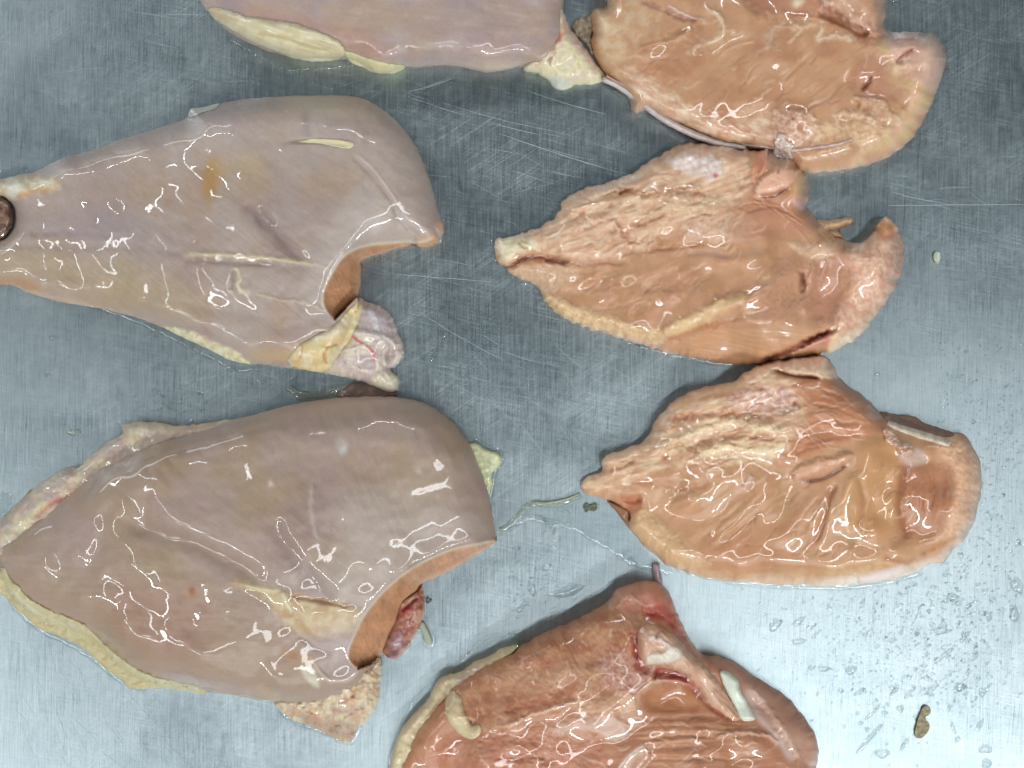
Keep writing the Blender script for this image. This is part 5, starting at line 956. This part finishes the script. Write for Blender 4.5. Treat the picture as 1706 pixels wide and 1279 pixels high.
for _q in (Fm.P0, E.P0, G.P0, A.P0, B.P0): _bm |= inside(_bx, _by, _q[::2])
def blocked(x, y):
    return bool(_bm[min(int(y/3), _bm.shape[0]-1), min(int(x/3), _bm.shape[1]-1)])
spots = [(1694, 975, 9, 1.8, 60), (1690, 1022, 9, 1.6, 70), (1646, 1026, 7, 1.2, 60), (1600, 1144, 8, 1.3, 40), (1637, 1153, 7, 1.1, 0), (1590, 998, 8, 1.8, 30), (1447, 1232, 5, 6.5, -50), (1507, 1240, 4, 3.2, -58), (1632, 1208, 4, 3.5, -62), (1588, 1212, 4, 2.5, 75), (1566, 1050, 7, 1.8, 10),
         (1470, 1255, 8, 1.6, -20), (1642, 1248, 8, 1.3, -20), (1644, 1272, 8, 1.2, 80), (1608, 1060, 5, 2.4, -50), (1552, 1148, 5, 3.2, -45), (1490, 1150, 4, 3.2, -45), (1515, 1155, 4, 3.4, -50), (1455, 1185, 4, 4.5, -45), (1545, 1130, 5, 1.7, 20), (1625, 1090, 5, 1.8, 80), (1432, 1152, 4, 2.6, -30), (1500, 1180, 6, 1.2, -50),
         (1292, 1040, 9, 1.5, -30), (1330, 1035, 5, 3.0, -35), (1330, 1068, 5, 3.0, -10), (1372, 1114, 6, 1.5, 0), (1418, 1116, 7, 1.6, -5)]
G1 = 'clear water drops scattered on the right-hand steel'
LB = 'clear water drop among many on the steel below and right of the lower right breast'
for q in spots: drop(*q, LB, G1)
k = 0
while k < 150:
    x = random.gauss(1560, 90); y = random.gauss(1060, 80)
    if x > 1704 or y > 1276 or y < 640 or x < 1200 or blocked(x, y): continue
    el = random.choice([1.1, 1.3, 1.6, 2.4]); drop(x, y, random.uniform(1.8, 4.6)/el**.3, el, random.gauss(-40, 30), LB, G1); k += 1
k = 0
while k < 60:
    x = random.uniform(1600, 1704); y = random.uniform(630, 960)
    if blocked(x, y): continue
    drop(x, y, random.uniform(1.2, 3), random.choice([1, 1.4, 2]), random.gauss(-30, 40), 'tiny bright water drop among many at the right edge beside the blunt breast end', 'tiny water drops along the right edge'); k += 1
L2 = 'clear water drop among several on the bare steel between the left and bottom breasts'
for x, y, r, el, a in [(910, 944, 7, 1.2, 0), (886, 981, 8, 1.4, 80), (895, 930, 3, 1, 0), (892, 948, 3, 1, 0), (912, 958, 3, 1.3, 0), (866, 971, 3.5, 1.6, 60), (855, 960, 3, 2, 60), (870, 1010, 5, 3, -55), (858, 1000, 3, 2, 80), (930, 895, 4, 1, 0), (924, 900, 3, 1.6, 0), (1053, 937, 8, 1.3, 20), (855, 1018, 3, 1, 0), (880, 950, 2.5, 1.5, 0), (945, 985, 10, 2.6, -10), (860, 912, 5, 1.2, 0), (884, 918, 3, 1.6, -30), (924, 912, 3, 1.8, 30)]:
    drop(x, y, r, el, a, L2, 'clear water drops on the bare steel near the middle')
L3 = 'clear water drop among several on the steel just above the lower left breast'
for x, y, r, el, a in [(262, 652, 4, 3.0, 25), (270, 660, 3, 2.6, 0), (272, 674, 4.5, 5.0, 28), (301, 667, 5, 1, 0), (281, 648, 2.5, 1, 0), (290, 650, 2, 1, 0), (334, 655, 4, 1.3, 0), (240, 676, 3, 1.2, 0), (336, 684, 3, 2, 0), (310, 685, 3, 2, 0), (292, 698, 4, 1.2, 40), (320, 702, 4, 1.2, 0), (345, 700, 3, 1.6, 0), (262, 682, 3, 3, -15), (225, 660, 2.5, 2, 0), (300, 690, 2.5, 1.6, 40), (88, 562, 5, 1.5, -30), (80, 624, 4, 1.2, -60), (124, 712, 3.5, 2.4, 0), (435, 636, 4, 1.6, 0), (455, 630, 3.5, 1.2, 30), (447, 622, 3, 1, 0), (488, 632, 4, 1.8, 0)]:
    drop(x, y, r, el, a, L3, 'clear water drops on the steel above the lower left breast')
for (x, y, r, el, a, lb) in [(722, 590, 5, 2.4, -60, 'elongated water drop with a bright end on steel right of the small wing joint'), (740, 562, 3, 1, 0, 'tiny water drop on steel between the wing joint and the middle right breast'), (1462, 622, 4, 1.5, 20, 'single small water drop on steel right of the folded top of the lower right breast'),
                          (718, 598, 4, 1.2, 0, 'round water bead touching the elongated drop right of the small wing joint'), (1352, 1112, 4, 1.6, 0, 'lone water drop right of the bottom breast cartilage'), (1492, 4, 5, 1.5, 0, 'water drop at the top edge right of the top right breast')]:
    drop(x, y, r, el, a, lb, None)

# fine spray of droplets too small to count
v = []; f = []; n = 0
while n < 1150:
    x = random.gauss(1530, 120); y = random.gauss(1050, 75)
    if n > 850: x = random.uniform(1560, 1706); y = random.uniform(560, 960)
    elif n > 760: x = random.gauss(890, 35); y = random.gauss(960, 40)
    if x > 1710 or y > 1285 or x < 845 or blocked(x, y): continue
    r = random.uniform(.8, 2.1); a0 = random.uniform(0, 6.28); el = random.choice([1, 1.3, 2.2]); th = math.radians(random.gauss(-40, 30)); k0 = len(v)
    for ring, zz in ((1, .1), (.72, r*.42)):
        for i in range(7):
            a = a0+i*2*math.pi/7; u = ring*r*el*math.cos(a); w = ring*r*math.sin(a)*random.uniform(.8, 1.2)
            v.append(W(x+u*math.cos(th)-w*math.sin(th), y+u*math.sin(th)+w*math.cos(th), zz))
    v.append(W(x, y, r*.55))
    for i in range(7):
        j = (i+1) % 7; f.append((k0+i, k0+7+i, k0+7+j, k0+j)); f.append((k0+7+i, k0+14, k0+7+j))
    n += 1
o = mesh_obj('water_spray', v, f, DROP); o['kind'] = 'stuff'; o['label'] = 'fine spray of tiny water droplets on the steel right of the breasts'; o['category'] = 'water spray'
